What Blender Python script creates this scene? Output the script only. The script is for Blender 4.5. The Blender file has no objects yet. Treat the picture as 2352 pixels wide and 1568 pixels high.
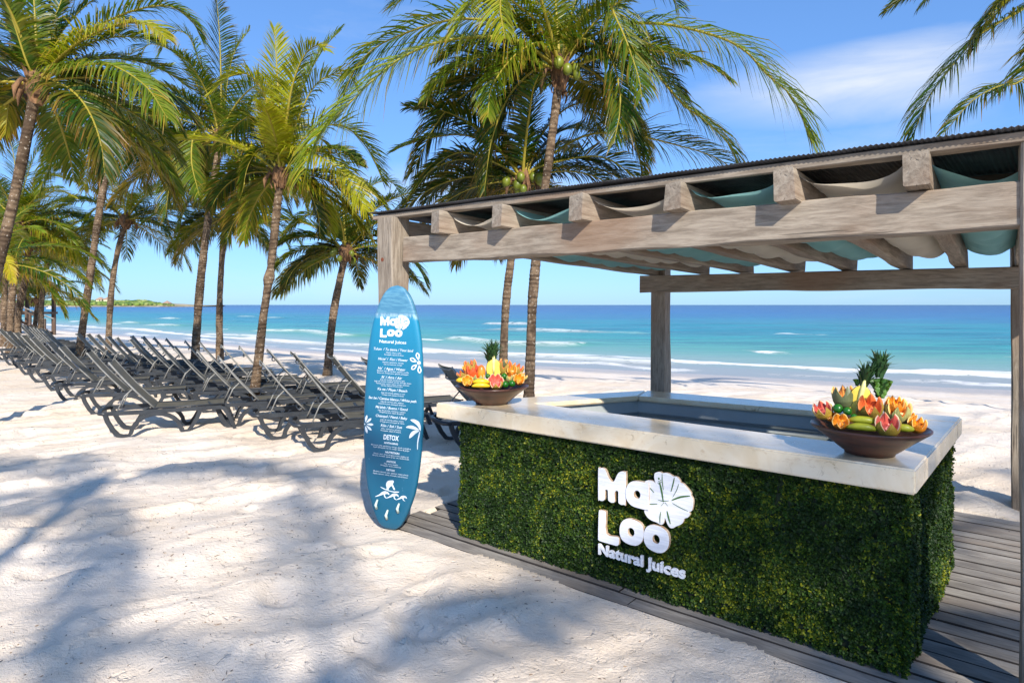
import bpy, bmesh, math, random
import numpy as np
from mathutils import Vector, Matrix
random.seed(7); RS = np.random.RandomState(7)
SC = bpy.context.scene
COL = SC.collection
PI = math.pi

# ------------------------------------------------------------------ camera
# measurements were taken on the photograph at 2352 x 1568; FPX is its focal length in those pixels
FPX, CX, HV, EYE = 1437.0, 1176.0, 700.0, 1.93
cam = bpy.data.cameras.new('camera'); camo = bpy.data.objects.new('camera', cam); COL.objects.link(camo)
camo.location = (0, 0, EYE); camo.rotation_euler = (PI/2, 0, 0)
cam.sensor_width = 36; cam.lens = FPX/2352*36; cam.shift_y = -(784-HV)/2352
cam.clip_start = .05; cam.clip_end = 60000
SC.camera = camo
# ------------------------------------------------------------------ light
SUN_EL = math.radians(35); SUN_AZ = math.radians(165)
world = bpy.data.worlds.new('World'); SC.world = world; world.use_nodes = True
wn = world.node_tree; wn.nodes.clear()
wo = wn.nodes.new('ShaderNodeOutputWorld'); bg = wn.nodes.new('ShaderNodeBackground')
sky = wn.nodes.new('ShaderNodeTexSky'); sky.sky_type = 'NISHITA'; sky.sun_disc = False
sky.sun_elevation = SUN_EL; sky.sun_rotation = SUN_AZ; sky.altitude = 0; sky.air_density = 1.0; sky.dust_density = .3; sky.ozone_density = 4.0
hsv = wn.nodes.new('ShaderNodeHueSaturation'); hsv.inputs['Saturation'].default_value = 1.0; hsv.inputs['Value'].default_value = 1.0
gm = wn.nodes.new('ShaderNodeGamma'); gm.inputs['Gamma'].default_value = .62
sc0 = wn.nodes.new('ShaderNodeVectorMath'); sc0.operation = 'MULTIPLY'; sc0.inputs[1].default_value = (.12, .12, .12)
sc1 = wn.nodes.new('ShaderNodeVectorMath'); sc1.operation = 'MULTIPLY'; sc1.inputs[1].default_value = (.41/.12, .65/.12, 1.0/.12)
wn.links.new(sky.outputs[0], sc0.inputs[0]); wn.links.new(sc0.outputs[0], gm.inputs['Color']); wn.links.new(gm.outputs[0], sc1.inputs[0]); wn.links.new(sc1.outputs[0], hsv.inputs['Color'])
# thin high cloud: stretched noise over the whole sky plus one denser wisp
tc = wn.nodes.new('ShaderNodeTexCoord'); mp = wn.nodes.new('ShaderNodeMapping'); mp.inputs['Scale'].default_value = (1.3, 1.3, 6.5)
nz = wn.nodes.new('ShaderNodeTexNoise'); nz.inputs['Scale'].default_value = 2.2; nz.inputs['Detail'].default_value = 9; nz.inputs['Roughness'].default_value = .58
nz.inputs['Distortion'].default_value = .5
wn.links.new(tc.outputs['Generated'], mp.inputs[0]); wn.links.new(mp.outputs[0], nz.inputs['Vector'])
def wmath(op, a, b=None, clamp=False):
    m = wn.nodes.new('ShaderNodeMath'); m.operation = op; m.use_clamp = clamp
    for i, x in enumerate((a, b)):
        if x is None: continue
        if isinstance(x, (int, float)): m.inputs[i].default_value = x
        else: wn.links.new(x, m.inputs[i])
    return m.outputs[0]
base_cl = wmath('MULTIPLY', wmath('SUBTRACT', nz.outputs['Fac'], .54, True), .8)
def wisp(u, v, ru, rv, amp):
    d = Vector(((u-CX)/FPX, 1, (HV-v)/FPX)).normalized()
    sp = wn.nodes.new('ShaderNodeVectorMath'); sp.operation = 'SUBTRACT'; wn.links.new(tc.outputs['Generated'], sp.inputs[0]); sp.inputs[1].default_value = d
    sm = wn.nodes.new('ShaderNodeVectorMath'); sm.operation = 'MULTIPLY'; wn.links.new(sp.outputs[0], sm.inputs[0]); sm.inputs[1].default_value = (1/ru, 1/ru, 1/rv)
    ln = wn.nodes.new('ShaderNodeVectorMath'); ln.operation = 'LENGTH'; wn.links.new(sm.outputs[0], ln.inputs[0])
    g = wmath('SUBTRACT', 1.0, ln.outputs['Value'], True)
    n2 = wmath('SUBTRACT', wmath('MULTIPLY', nz.outputs['Fac'], 2.6), .55, True)
    return wmath('MULTIPLY', wmath('MULTIPLY', g, n2), amp)
cl = wmath('ADD', wmath('ADD', base_cl, wisp(1980, 190, .24, .055, 1.1)), wisp(1150, 440, .3, .05, .7), True)
mx = wn.nodes.new('ShaderNodeMix'); mx.data_type = 'RGBA'
wn.links.new(cl, mx.inputs['Factor']); wn.links.new(hsv.outputs[0], mx.inputs['A']); mx.inputs['B'].default_value = (5.4, 5.7, 6.1, 1)
wn.links.new(mx.outputs['Result'], bg.inputs['Color']); bg.inputs['Strength'].default_value = .12
wn.links.new(bg.outputs[0], wo.inputs['Surface'])
sl = bpy.data.lights.new('sun', 'SUN'); sl.energy = 4.6; sl.angle = math.radians(.55); sl.color = (1, .93, .82)
so = bpy.data.objects.new('sun', sl); COL.objects.link(so)
SUND = Vector((math.sin(SUN_AZ)*math.cos(SUN_EL), math.cos(SUN_AZ)*math.cos(SUN_EL), math.sin(SUN_EL)))
so.rotation_euler = SUND.to_track_quat('Z', 'Y').to_euler(); so.location = (0, -20, 30)
vs = SC.view_settings; vs.view_transform = 'Standard'; vs.look = 'None'; vs.gamma = 1; vs.use_curve_mapping = False; vs.exposure = .50
SC.cycles.max_bounces = 6; SC.cycles.transparent_max_bounces = 6

# ------------------------------------------------------------------ helpers
def at(u, v, d): return Vector(((u-CX)/FPX*d, d, EYE-(v-HV)/FPX*d))
def on_z(u, v, z=0.0):
    d = FPX*(EYE-z)/(v-HV); return Vector(((u-CX)/FPX*d, d, z))
def tag(o, label=None, cat=None, group=None, kind=None):
    if label: o['label'] = label
    if cat: o['category'] = cat
    if group: o['group'] = group
    if kind: o['kind'] = kind
    return o
def link(name, me, mat=None, parent=None):
    o = bpy.data.objects.new(name, me); COL.objects.link(o)
    if mat is not None and len(me.materials) == 0:
        for m in (mat if isinstance(mat, (list, tuple)) else [mat]): me.materials.append(m)
    if parent is not None:
        o.parent = parent
        if parent.get('_w'):
            root = parent
            while root.parent: root = root.parent
            if parent.type == 'EMPTY': o.matrix_parent_inverse = Matrix.Translation(-parent.location)
            else: o.matrix_parent_inverse = Matrix.Identity(4)
    return o
def mesh(name, V, Fc, mat=None, parent=None, smooth=False, cols=None, mi=None):
    me = bpy.data.meshes.new(name); me.from_pydata([tuple(v) for v in V] if not isinstance(V, np.ndarray) else V.tolist(), [], Fc if not isinstance(Fc, np.ndarray) else Fc.tolist())
    if smooth: me.polygons.foreach_set('use_smooth', [True]*len(me.polygons))
    if mi is not None: me.polygons.foreach_set('material_index', mi)
    if cols is not None:
        ca = me.color_attributes.new('col', 'FLOAT_COLOR', 'POINT')
        c = np.ones((len(V), 4), dtype=np.float32); c[:, :3] = cols; ca.data.foreach_set('color', c.ravel())
    me.update()
    return link(name, me, mat, parent)
def empty(name, loc, label=None, cat=None, group=None, rz=0, wb=True):
    o = bpy.data.objects.new(name, None); o.location = loc; o.rotation_euler = (0, 0, rz); COL.objects.link(o)
    o.empty_display_size = .1
    if wb: o['_w'] = 1
    return tag(o, label, cat, group)
def copy_tree(o, parent=None, keep=True):
    c = o.copy(); COL.objects.link(c)
    if parent: c.parent = parent
    for ch in list(o.children): copy_tree(ch, c)
    return c

class Mb:
    def __init__(s): s.v = []; s.f = []; s.m = []
    def add(s, V, Fc, m=0):
        b = len(s.v); s.v += [tuple(x) for x in V]; s.f += [tuple(i+b for i in f) for f in Fc]; s.m += [m]*len(Fc); return s
    def box(s, c, sz, m=0, rz=0):
        cx, cy, cz = c; a, b, h = sz[0]/2, sz[1]/2, sz[2]/2; V = []
        for x in (-a, a):
            for y in (-b, b):
                for z in (-h, h):
                    X = x*math.cos(rz)-y*math.sin(rz); Y = x*math.sin(rz)+y*math.cos(rz); V.append((cx+X, cy+Y, cz+z))
        return s.add(V, [(0,1,3,2),(4,6,7,5),(0,4,5,1),(2,3,7,6),(0,2,6,4),(1,5,7,3)], m)
    def tube(s, P, R, n=8, m=0, cap=True):
        P = [Vector(p) for p in P]; k = len(P)
        if isinstance(R, (int, float)): R = [R]*k
        V = []; up = None
        for i in range(k):
            t = (P[min(i+1, k-1)]-P[max(i-1, 0)]).normalized()
            if up is None: up = Vector((0,0,1)) if abs(t.z) < .9 else Vector((1,0,0))
            a = t.cross(up).normalized(); b = a.cross(t).normalized(); up = b
            for j in range(n):
                w = 2*PI*j/n; V.append(P[i]+(a*math.cos(w)+b*math.sin(w))*R[i])
        Fc = [(i*n+j, i*n+(j+1) % n, (i+1)*n+(j+1) % n, (i+1)*n+j) for i in range(k-1) for j in range(n)]
        if cap: Fc += [tuple(range(n))[::-1], tuple((k-1)*n+j for j in range(n))]
        return s.add(V, Fc, m)
    def prism(s, poly, z0, z1, m=0):
        n = len(poly); V = [(p[0], p[1], z0) for p in poly]+[(p[0], p[1], z1) for p in poly]
        return s.add(V, [tuple(range(n))[::-1], tuple(range(n, 2*n))]+[(i, (i+1) % n, n+(i+1) % n, n+i) for i in range(n)], m)
    def obj(s, name, mat, parent=None, smooth=False):
        return mesh(name, s.v, s.f, mat, parent, smooth, mi=s.m)

def smoothall(o, ang=40):
    me = o.data; me.polygons.foreach_set('use_smooth', [True]*len(me.polygons))
    me.set_sharp_from_angle(angle=math.radians(ang)); return o
def bevel(o, w=.006, seg=2):
    bm = bmesh.new(); bm.from_mesh(o.data); bmesh.ops.recalc_face_normals(bm, faces=bm.faces)
    bmesh.ops.bevel(bm, geom=[e for e in bm.edges if len(e.link_faces) == 2 and e.calc_face_angle() > .3], offset=w, segments=seg, affect='EDGES')
    bm.to_mesh(o.data); bm.free(); return smoothall(o, 35)

# value noise (numpy)
def _h(ix, iy, sd): 
    n = (ix*374761393+iy*668265263+sd*1442695041) & 0x7fffffff
    n = ((n ^ (n >> 13))*1274126177) & 0x7fffffff
    return ((n ^ (n >> 16)) & 0xffff)/65535.0
def vn(x, y, sd=0):
    x = np.asarray(x, dtype=float); y = np.asarray(y, dtype=float)
    xi = np.floor(x).astype(np.int64); yi = np.floor(y).astype(np.int64); fx = x-xi; fy = y-yi
    fx = fx*fx*fx*(fx*(fx*6-15)+10); fy = fy*fy*fy*(fy*(fy*6-15)+10)
    return (_h(xi, yi, sd)*(1-fx)+_h(xi+1, yi, sd)*fx)*(1-fy)+(_h(xi, yi+1, sd)*(1-fx)+_h(xi+1, yi+1, sd)*fx)*fy
def fbm(x, y, o=4, sd=0):
    r = 0; a = .5; t = 0
    for k in range(o): r = r+a*vn(x*2**k, y*2**k, sd+k*17); t += a; a *= .5
    return r/t

# ------------------------------------------------------------------ materials
def S(r, g, b):  # sRGB 0-255 -> linear
    f = lambda c: (c/255/12.92) if c/255 <= .04045 else ((c/255+.055)/1.055)**2.4
    return (f(r), f(g), f(b))
class NT:
    def __init__(s, name):
        s.m = bpy.data.materials.new(name); s.m.use_nodes = True; s.t = s.m.node_tree; s.b = s.t.nodes['Principled BSDF']; s.out = s.t.nodes['Material Output']
    def n(s, ty, **k):
        x = s.t.nodes.new(ty)
        for a, b in k.items(): setattr(x, a, b)
        return x
    def l(s, a, b): s.t.links.new(a, b)
    def set(s, node, key, v):
        if isinstance(v, (int, float, tuple, list)):
            if isinstance(v, (tuple, list)) and len(v) == 3 and node.inputs[key].type == 'RGBA': v = (*v, 1)
            node.inputs[key].default_value = v
        else: s.l(v, node.inputs[key])
    def math(s, op, a, b=0, clamp=False, c=None):
        x = s.n('ShaderNodeMath', operation=op, use_clamp=clamp); s.set(x, 0, a); s.set(x, 1, b)
        if c is not None: s.set(x, 2, c)
        return x.outputs[0]
    def noise(s, scale=5, detail=4, rough=.55, vec=None, dist=0):
        x = s.n('ShaderNodeTexNoise'); x.inputs['Scale'].default_value = scale; x.inputs['Detail'].default_value = detail
        x.inputs['Roughness'].default_value = rough; x.inputs['Distortion'].default_value = dist
        if vec is not None: s.l(vec, x.inputs['Vector'])
        return x.outputs['Fac']
    def coord(s, scale=(1,1,1), kind='Object', rot=(0,0,0)):
        c = s.n('ShaderNodeTexCoord'); m = s.n('ShaderNodeMapping'); m.inputs['Scale'].default_value = scale; m.inputs['Rotation'].default_value = rot
        s.l(c.outputs[kind], m.inputs[0]); return m.outputs[0]
    def wcoord(s, scale=(1,1,1), rot=(0,0,0)):
        c = s.n('ShaderNodeNewGeometry'); m = s.n('ShaderNodeMapping'); m.inputs['Scale'].default_value = scale; m.inputs['Rotation'].default_value = rot
        s.l(c.outputs['Position'], m.inputs[0]); return m.outputs[0]
    def ramp(s, fac, stops, interp='LINEAR'):
        r = s.n('ShaderNodeValToRGB'); r.color_ramp.interpolation = interp; e = r.color_ramp.elements
        while len(e) < len(stops): e.new(.5)
        for i, (p, c) in enumerate(stops): e[i].position = p; e[i].color = (*c, 1) if len(c) == 3 else c
        s.l(fac, r.inputs[0]); return r.outputs[0]
    def mix(s, f, a, b, mode='MIX'):
        x = s.n('ShaderNodeMix', data_type='RGBA', blend_type=mode); s.set(x, 'Factor', f)
        for k, v in (('A', a), ('B', b)):
            if isinstance(v, (tuple, list)): x.inputs[k].default_value = (*v, 1)
            else: s.l(v, x.inputs[k])
        return x.outputs['Result']
    def sm(s, x, a, b):
        r = s.n('ShaderNodeMapRange', interpolation_type='SMOOTHSTEP'); s.set(r, 0, x); s.set(r, 1, a); s.set(r, 2, b); return r.outputs[0]
    def bump(s, h, st=.3, dist=.01):
        b = s.n('ShaderNodeBump'); b.inputs['Strength'].default_value = st; b.inputs['Distance'].default_value = dist; s.l(h, b.inputs['Height']); s.l(b.outputs[0], s.b.inputs['Normal'])
    def attr(s, name):
        a = s.n('ShaderNodeAttribute'); a.attribute_name = name; return a
    def fin(s, col=None, rough=None, **k):
        if col is not None: s.set(s.b, 'Base Color', col)
        if rough is not None: s.set(s.b, 'Roughness', rough)
        for a, v in k.items(): s.set(s.b, a.replace('_', ' '), v)
        return s.m
def simple(name, c1, c2=None, scale=8, rough=.6, bump=0, st=(1,1,1), **k):
    t = NT(name)
    if c2 is None: c2 = tuple(x*.8 for x in c1)
    v = t.coord(st); f = t.noise(scale, 5, .6, v)
    c = t.mix(t.sm(f, .35, .68), c1, c2)
    if bump: t.bump(f, bump, .01)
    return t.fin(c, rough, **k)

def wood_mat(name, c1, c2, c3, dark=.6):
    t = NT(name); v = t.coord((2.0, 15, 15)); v2 = t.coord((.5, 1.2, 1.2)); v3 = t.coord((5, 60, 60))
    inf = t.n('ShaderNodeObjectInfo')
    g = t.noise(2.2, 7, .65, v, .6); big = t.noise(1.6, 4, .5, v2); fine = t.noise(3, 4, .6, v3)
    c = t.mix(t.sm(g, .3, .7), c1, c2); c = t.mix(t.math('MULTIPLY', t.sm(big, .5, .72), .65), c, c3)
    crack = t.sm(t.noise(1.3, 3, .6, t.coord((.6, 22, 22)), .3), .36, .30)
    c = t.mix(t.math('MULTIPLY', crack, .6), c, tuple(x*.25 for x in c1))
    c = t.mix(t.math('MULTIPLY', t.sm(fine, .55, .75), .35), c, tuple(x*.55 for x in c2))
    c = t.mix(1.0, c, t.ramp(inf.outputs['Random'], [(0, (.82, .8, .78)), (1, (1.12, 1.1, 1.08))]), 'MULTIPLY')
    h = t.math('SUBTRACT', t.math('ADD', g, t.math('MULTIPLY', fine, .6)), t.math('MULTIPLY', crack, 1.5))
    t.bump(h, .55, .006)
    return t.fin(c, .78, **{'Specular_IOR_Level': .25})
M = {}
M['wood'] = wood_mat('weathered_timber', S(164,153,138), S(122,111,98), S(132,104,82))
M['wood_dark'] = wood_mat('dark_timber', S(112,96,84), S(84,70,60), S(96,66,48))
M['plank'] = wood_mat('deck_board', S(158,153,146), S(118,113,108), S(134,120,106))
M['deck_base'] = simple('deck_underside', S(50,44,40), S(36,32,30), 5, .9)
M['trim'] = simple('grey_trim', S(120,128,128), S(100,108,110), 5, .45)

def sand_mat():
    t = NT('coral_sand'); p = t.wcoord()
    big = t.noise(.55, 4, .6, t.wcoord((1, 1.6, 1), (0, 0, .5))); mid = t.noise(2.6, 5, .6, p); fine = t.noise(60, 3, .7, p); grit = t.noise(260, 2, .6, p)
    c = t.mix(t.sm(big, .35, .7), S(242,227,209), S(236,216,192))
    c = t.mix(t.math('MULTIPLY', t.sm(mid, .55, .8), .5), c, S(214,188,160))
    c = t.mix(t.math('MULTIPLY', t.sm(fine, .62, .8), .25), c, S(180,160,140))
    c = t.mix(t.math('MULTIPLY', t.sm(grit, .66, .78), .6), c, S(150,128,108))
    c = t.mix(t.math('MULTIPLY', t.sm(t.noise(14, 6, .75, p), .56, .74), .35), c, S(206,184,158))
    s = t.attr('shore').outputs['Fac']
    wet = t.sm(t.math('ADD', s, t.math('MULTIPLY', t.math('SUBTRACT', mid, .5), 1.2)), -1.3, .1)
    c = t.mix(wet, c, S(192,180,168))
    h = t.math('ADD', t.math('MULTIPLY', mid, .7), t.math('ADD', t.math('MULTIPLY', fine, .34), t.math('MULTIPLY', grit, .12)))
    tr_ = t.noise(5.5, 6, .68, t.wcoord((1, 1.5, 1), (0, 0, .5)), .9); pock = t.noise(13, 4, .6, p, .5)
    h = t.math('ADD', h, t.math('ADD', t.math('MULTIPLY', t.math('ABSOLUTE', t.math('SUBTRACT', tr_, .5)), -.8), t.math('MULTIPLY', t.sm(pock, .40, .30), -.35)))
    t.bump(h, .75, .055)
    return t.fin(c, t.math('SUBTRACT', .95, t.math('MULTIPLY', wet, .6)), **{'Specular_IOR_Level': .2})
M['sand'] = sand_mat()

def water_mat():
    t = NT('sea_water'); s = t.attr('shore').outputs['Fac']
    p = t.wcoord((.35, .9, 1), (0, 0, .62))
    n1 = t.noise(.22, 5, .6, p, .4); n2 = t.noise(1.1, 4, .6, p); n3 = t.noise(5, 3, .6, p)
    pf = t.wcoord((.012, .05, 1), (0, 0, .5)); nf = t.noise(1, 6, .62, pf, .3)
    # depth bands, in log distance offshore
    lg = t.math('LOGARITHM', t.math('MAXIMUM', t.math('ADD', s, 1.0), 1.0), 10)
    lg = t.math('ADD', lg, t.math('MULTIPLY', t.math('SUBTRACT', nf, .5), .42))
    x = t.math('DIVIDE', lg, 3.4)
    c = t.ramp(x, [(0, S(172,164,154)), (.20, S(168,166,154)), (.29, S(146,174,156)), (.36, S(96,168,146)), (.42, S(44,158,146)),
                   (.48, S(8,142,152)), (.54, S(4,140,148)), (.60, S(3,112,156)), (.68, S(2,88,154)), (.80, S(2,60,134)), (1, S(2,38,104))])
    dark = t.sm(t.noise(.35, 6, .66, t.wcoord((.25, 1.4, 1), (0, 0, .62)), .4), .45, .60); c = t.mix(t.math('MULTIPLY', dark, t.math('MULTIPLY', t.sm(s, 8, 26), .5)), c, S(4,66,92))
    gl = t.sm(t.noise(.5, 4, .55, t.wcoord((.12, .9, 1), (0, 0, .62)), .3), .52, .66)
    c = t.mix(t.math('MULTIPLY', gl, t.math('MULTIPLY', t.sm(s, 12, 40), .35)), c, S(24,140,134))
    # foam lines
    along = t.noise(1, 4, .6, t.wcoord((.07, .05, 1))); wob = t.math('MULTIPLY', t.math('SUBTRACT', along, .5), 9.0)
    lace = t.noise(1.6, 6, .72, t.wcoord((.7, 1.2, 1), (0, 0, .62)), .8)
    sw = t.math('ADD', s, wob)
    def band(c0, w0, w1, thr0, thr1, sd):
        up = t.sm(sw, c0-w0, c0-w0*.15); dn = t.sm(sw, c0+w1, c0+w1*.4)
        patch = t.sm(t.noise(1, 3, .5, t.wcoord((.11+sd*.01, .10, 1), (0, 0, sd))), thr0, thr1)
        return t.math('MULTIPLY', t.math('MULTIPLY', up, dn), patch)
    f = band(5.6, 1.5, .6, .36, .50, 0.0)
    f = t.math('MAXIMUM', f, t.math('MULTIPLY', band(2.3, 1.1, .5, .42, .55, 1.3), .8))
    f = t.math('MAXIMUM', f, band(15, 1.8, .6, .56, .64, 2.1))
    f = t.math('MAXIMUM', f, band(40, 2.4, .8, .62, .68, .7))
    f = t.math('MULTIPLY', f, t.sm(t.math('ADD', lace, t.math('MULTIPLY', f, .16)), .44, .62), True)
    c = t.mix(1.0, c, (.80, .82, .84), 'MULTIPLY')
    a_foam = t.attr('foam').outputs['Fac']
    f = t.math('MAXIMUM', f, t.math('MULTIPLY', a_foam, t.sm(lace, .35, .5)))
    c = t.mix(f, c, S(246,244,240))
    h = t.math('ADD', t.math('MULTIPLY', n1, 1.0), t.math('ADD', t.math('MULTIPLY', n2, .5), t.math('MULTIPLY', n3, .12)))
    h = t.math('ADD', h, t.math('MULTIPLY', f, .3))
    b = t.n('ShaderNodeBump'); b.inputs['Distance'].default_value = .35; t.set(b, 'Strength', t.math('MULTIPLY', t.sm(s, 1, 14), .8)); t.l(h, b.inputs['Height']); t.l(b.outputs[0], t.b.inputs['Normal'])
    return t.fin(c, t.math('ADD', .22, t.math('MULTIPLY', f, .6)), IOR=1.09)
M['water'] = water_mat()

def leaf_mat(name, trans=.4, rough=.38):
    t = NT(name); a = t.attr('col').outputs['Color']
    t.fin(a, rough, **{'Specular_IOR_Level': .28})
    tr = t.n('ShaderNodeBsdfTranslucent'); t.l(t.mix(1, a, (1.25, 1.35, .5), 'MULTIPLY'), tr.inputs['Color'])
    m = t.n('ShaderNodeMixShader'); m.inputs[0].default_value = trans
    t.l(t.b.outputs[0], m.inputs[1]); t.l(tr.outputs[0], m.inputs[2]); t.l(m.outputs[0], t.out.inputs['Surface'])
    return t.m
M['frond'] = leaf_mat('palm_leaf', .36, .36); M['box'] = leaf_mat('boxwood_leaf', .18, .55)
def vcol(name, rough=.6, bump=0, bs=20):
    t = NT(name); a = t.attr('col').outputs['Color']
    if bump: t.bump(t.noise(bs, 4, .6, t.coord()), bump, .01)
    return t.fin(a, rough)
M['vcol'] = vcol('painted_surface', .5)
def trunk_mat():
    t = NT('palm_bark'); p = t.wcoord()
    rings = t.attr('ring').outputs['Fac']
    n = t.noise(9, 5, .65, p); bl = t.noise(2.2, 5, .62, t.wcoord((1, 1, .8)))
    c = t.mix(t.sm(n, .3, .72), S(140,119,96), S(84,68,54))
    c = t.mix(t.math('MULTIPLY', t.sm(bl,   .48, .62), .75), c, S(62,50,40))
    c = t.mix(t.math('MULTIPLY', rings, .6), c, S(66,52,42))
    c = t.mix(t.math('MULTIPLY', t.sm(t.noise(26, 3, .6, p), .6, .7), .6), c, S(206,196,182))
    t.bump(t.math('ADD', n, t.math('MULTIPLY', rings, -1.0)), .8, .02)
    return t.fin(c, .9, **{'Specular_IOR_Level': .15})
M['trunk'] = trunk_mat()
M['husk'] = simple('fibre_husk', S(140,104,72), S(62,44,32), 14, .95, .8, (1, 1, .4))
M['coco'] = simple('green_coconut', S(120,128,36), S(92,104,30), 4, .4)
M['flower_stalk'] = simple('coconut_flower', S(200,130,40), S(150,86,30), 30, .8)
def stone_mat(name, c1, c2, c3, rough):
    t = NT(name); p = t.wcoord()
    a = t.noise(3.2, 6, .65, p, .8); b = t.noise(11, 5, .7, t.wcoord((1, 1, 2.2)), .6); st = t.noise(5.5, 7, .75, t.wcoord((1.3, 1.3, 1), (0, 0, .5)), 1.0)
    c = t.mix(t.sm(a, .35, .65), c1, c2)
    c = t.mix(t.math('MULTIPLY', t.sm(b, .57, .68), .5), c, c3)
    c = t.mix(t.math('MULTIPLY', t.sm(st, .60, .67), .55), c, tuple(x*.62 for x in c3))
    t.bump(t.math('SUBTRACT', b, t.math('MULTIPLY', t.sm(st, .6, .66), .5)), .12, .004)
    return t.fin(c, t.math('ADD', rough, t.math('MULTIPLY', b, .18)), Coat_Weight=.35, Coat_Roughness=.08)
M['stone'] = stone_mat('cream_marble', S(238,222,194), S(228,206,170), S(196,162,114), .16)
M['panel'] = simple('grey_panel', S(172,178,176), S(158,164,164), 3, .5)
M['panel_dark'] = simple('dark_panel', S(84,76,68), S(60,54,50), 6, .7)
M['metal_dark'] = simple('roof_sheet', S(74,74,76), S(50,48,48), 6, .6, .1)
def cloth(name, c1, c2):
    t = NT(name); n = t.noise(5, 4, .6, t.wcoord((1, 1, 1)))
    t.fin(t.mix(t.sm(n, .3, .7), c1, c2), .9)
    tr = t.n('ShaderNodeBsdfTranslucent'); tr.inputs['Color'].default_value = (*c1, 1)
    m = t.n('ShaderNodeMixShader'); m.inputs[0].default_value = .4
    t.l(t.b.outputs[0], m.inputs[1]); t.l(tr.outputs[0], m.inputs[2]); t.l(m.outputs[0], t.out.inputs['Surface']); return t.m
M['teal_cloth'] = cloth('teal_cloth', S(160,218,218), S(144,206,208)); M['cream_cloth'] = cloth('cream_cloth', S(242,234,216), S(234,224,204))
M['plastic'] = simple('charcoal_resin', S(52,56,61), S(42,45,50), 5, .42)
M['tube'] = simple('grey_tube', S(146,145,140), S(124,122,117), 5, .4)
def sling_mat():
    t = NT('sling_mesh'); n = t.noise(6, 4, .6, t.coord())
    w = t.n('ShaderNodeTexWave', wave_type='BANDS', bands_direction='Y'); w.inputs['Scale'].default_value = 60; t.l(t.coord(), w.inputs[0])
    c = t.mix(t.sm(n, .3, .7), S(104,101,90), S(88,86,77)); c = t.mix(t.math('MULTIPLY', w.outputs['Fac'], .15), c, S(60,58,52))
    t.fin(c, .75)
    tr = t.n('ShaderNodeBsdfTranslucent'); tr.inputs['Color'].default_value = (*S(150,146,130), 1)
    m = t.n('ShaderNodeMixShader'); m.inputs[0].default_value = .25
    t.l(t.b.outputs[0], m.inputs[1]); t.l(tr.outputs[0], m.inputs[2]); t.l(m.outputs[0], t.out.inputs['Surface']); return t.m
M['sling'] = sling_mat()
M['bowl'] = simple('dark_bowl_wood', S(88,50,38), S(50,29,23), 5, .38, .25, (1, 1, 5), Coat_Weight=.25, Coat_Roughness=.2)
def whitewood():
    t = NT('whitewashed_wood'); v = t.coord((1.2, 22, 22)); g = t.noise(4, 6, .7, v, .3); k = t.noise(5, 4, .6, t.coord((1, 3, 3)))
    c = t.mix(t.sm(g, .40, .62), S(222,222,226), S(238,238,242)); c = t.mix(t.math('MULTIPLY', t.math('MULTIPLY', t.sm(g, .36, .28), t.sm(k, .35, .6)), 1.0), c, S(150,116,90))
    t.bump(g, .4, .003); return t.fin(c, .7)
M['white'] = whitewood(); M['wood_edge'] = simple('sawn_edge', S(204,184,160), S(160,128,96), 20, .8)
M['green_paint'] = simple('green_paint', S(70,110,50), S(60,96,44), 8, .6)
M['print'] = simple('white_print', S(226,234,240), S(206,220,230), 20, .5)
def board_mat():
    t = NT('surfboard_paint'); c0 = t.n('ShaderNodeTexCoord'); sp = t.n('ShaderNodeSeparateXYZ'); t.l(c0.outputs['Object'], sp.inputs[0]); z = sp.outputs['Z']
    n = t.noise(3, 5, .6, t.coord((1, 1, .6))); sc = t.noise(40, 5, .75, t.coord((1, 1, .5))); sc2 = t.noise(6, 3, .5, t.coord())
    # sunlit sea print: pale sky nose, white water line, deeper blue towards the tail
    x = t.math('ADD', t.math('DIVIDE', z, 2.1), t.math('MULTIPLY', t.math('SUBTRACT', n, .5), .12))
    c = t.ramp(x, [(0, S(6,84,112)), (.35, S(6,92,124)), (.6, S(8,106,140)), (.84, S(14,130,168)), (1, S(20,136,172))])
    top = t.math('DIVIDE', t.math('SUBTRACT', z, 1.82), .03, True)
    sk = t.mix(t.sm(t.noise(9, 5, .65, t.coord((1, 1, 5))), .4, .65), S(66,124,156), S(92,148,174))
    c = t.mix(top, c, sk)
    line = t.math('MULTIPLY', t.sm(t.math('ABSOLUTE', t.math('SUBTRACT', z, t.math('ADD', 1.835, t.math('MULTIPLY', t.math('SUBTRACT', n, .5), .03)))), .035, .0), t.sm(sc, .35, .6))
    c = t.mix(t.math('MULTIPLY', line, .65), c, S(190,215,225))
    c = t.mix(t.math('MULTIPLY', t.sm(sc, .66, .72), t.sm(sc2, .5, .6)), c, S(150,195,215))
    return t.fin(c, .55, Coat_Weight=.15, Coat_Roughness=.3)
M['board'] = board_mat()
M['fin'] = simple('fin_plug', S(196,210,200), S(180,196,188), 8, .5)
M['rust'] = simple('wood_plug', S(120,62,36), S(96,48,28), 20, .7)
M['thatch'] = simple('palm_thatch', S(120,104,86), S(76,64,54), 30, .95, .8, (1, 1, .3))

# ================================================================== SETTING
SHX = np.array([-900,-400,-200,-90,-42.5,-16.3,-3.7,6.4,15.5,30,60,120,400,900.])
SHY = np.array([620,320,180,103,62.6,40.7,30.8,24.9,20.0,12,-4,-36,-180,-440.])
def shore_y(x): 
    r = 0
    for k in (-2,-1,0,1,2): r = r+np.interp(np.asarray(x)+k*1.5, SHX, SHY)
    return r/5
def shore_s(x, y): return (y-shore_y(x)-.5*(vn(np.asarray(x)*.22, 3.3, 5)-.5))*.82
SEA = -.9
def ss(x, a, b): t = np.clip((x-a)/(b-a), 0, 1); return t*t*(3-2*t)
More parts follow.
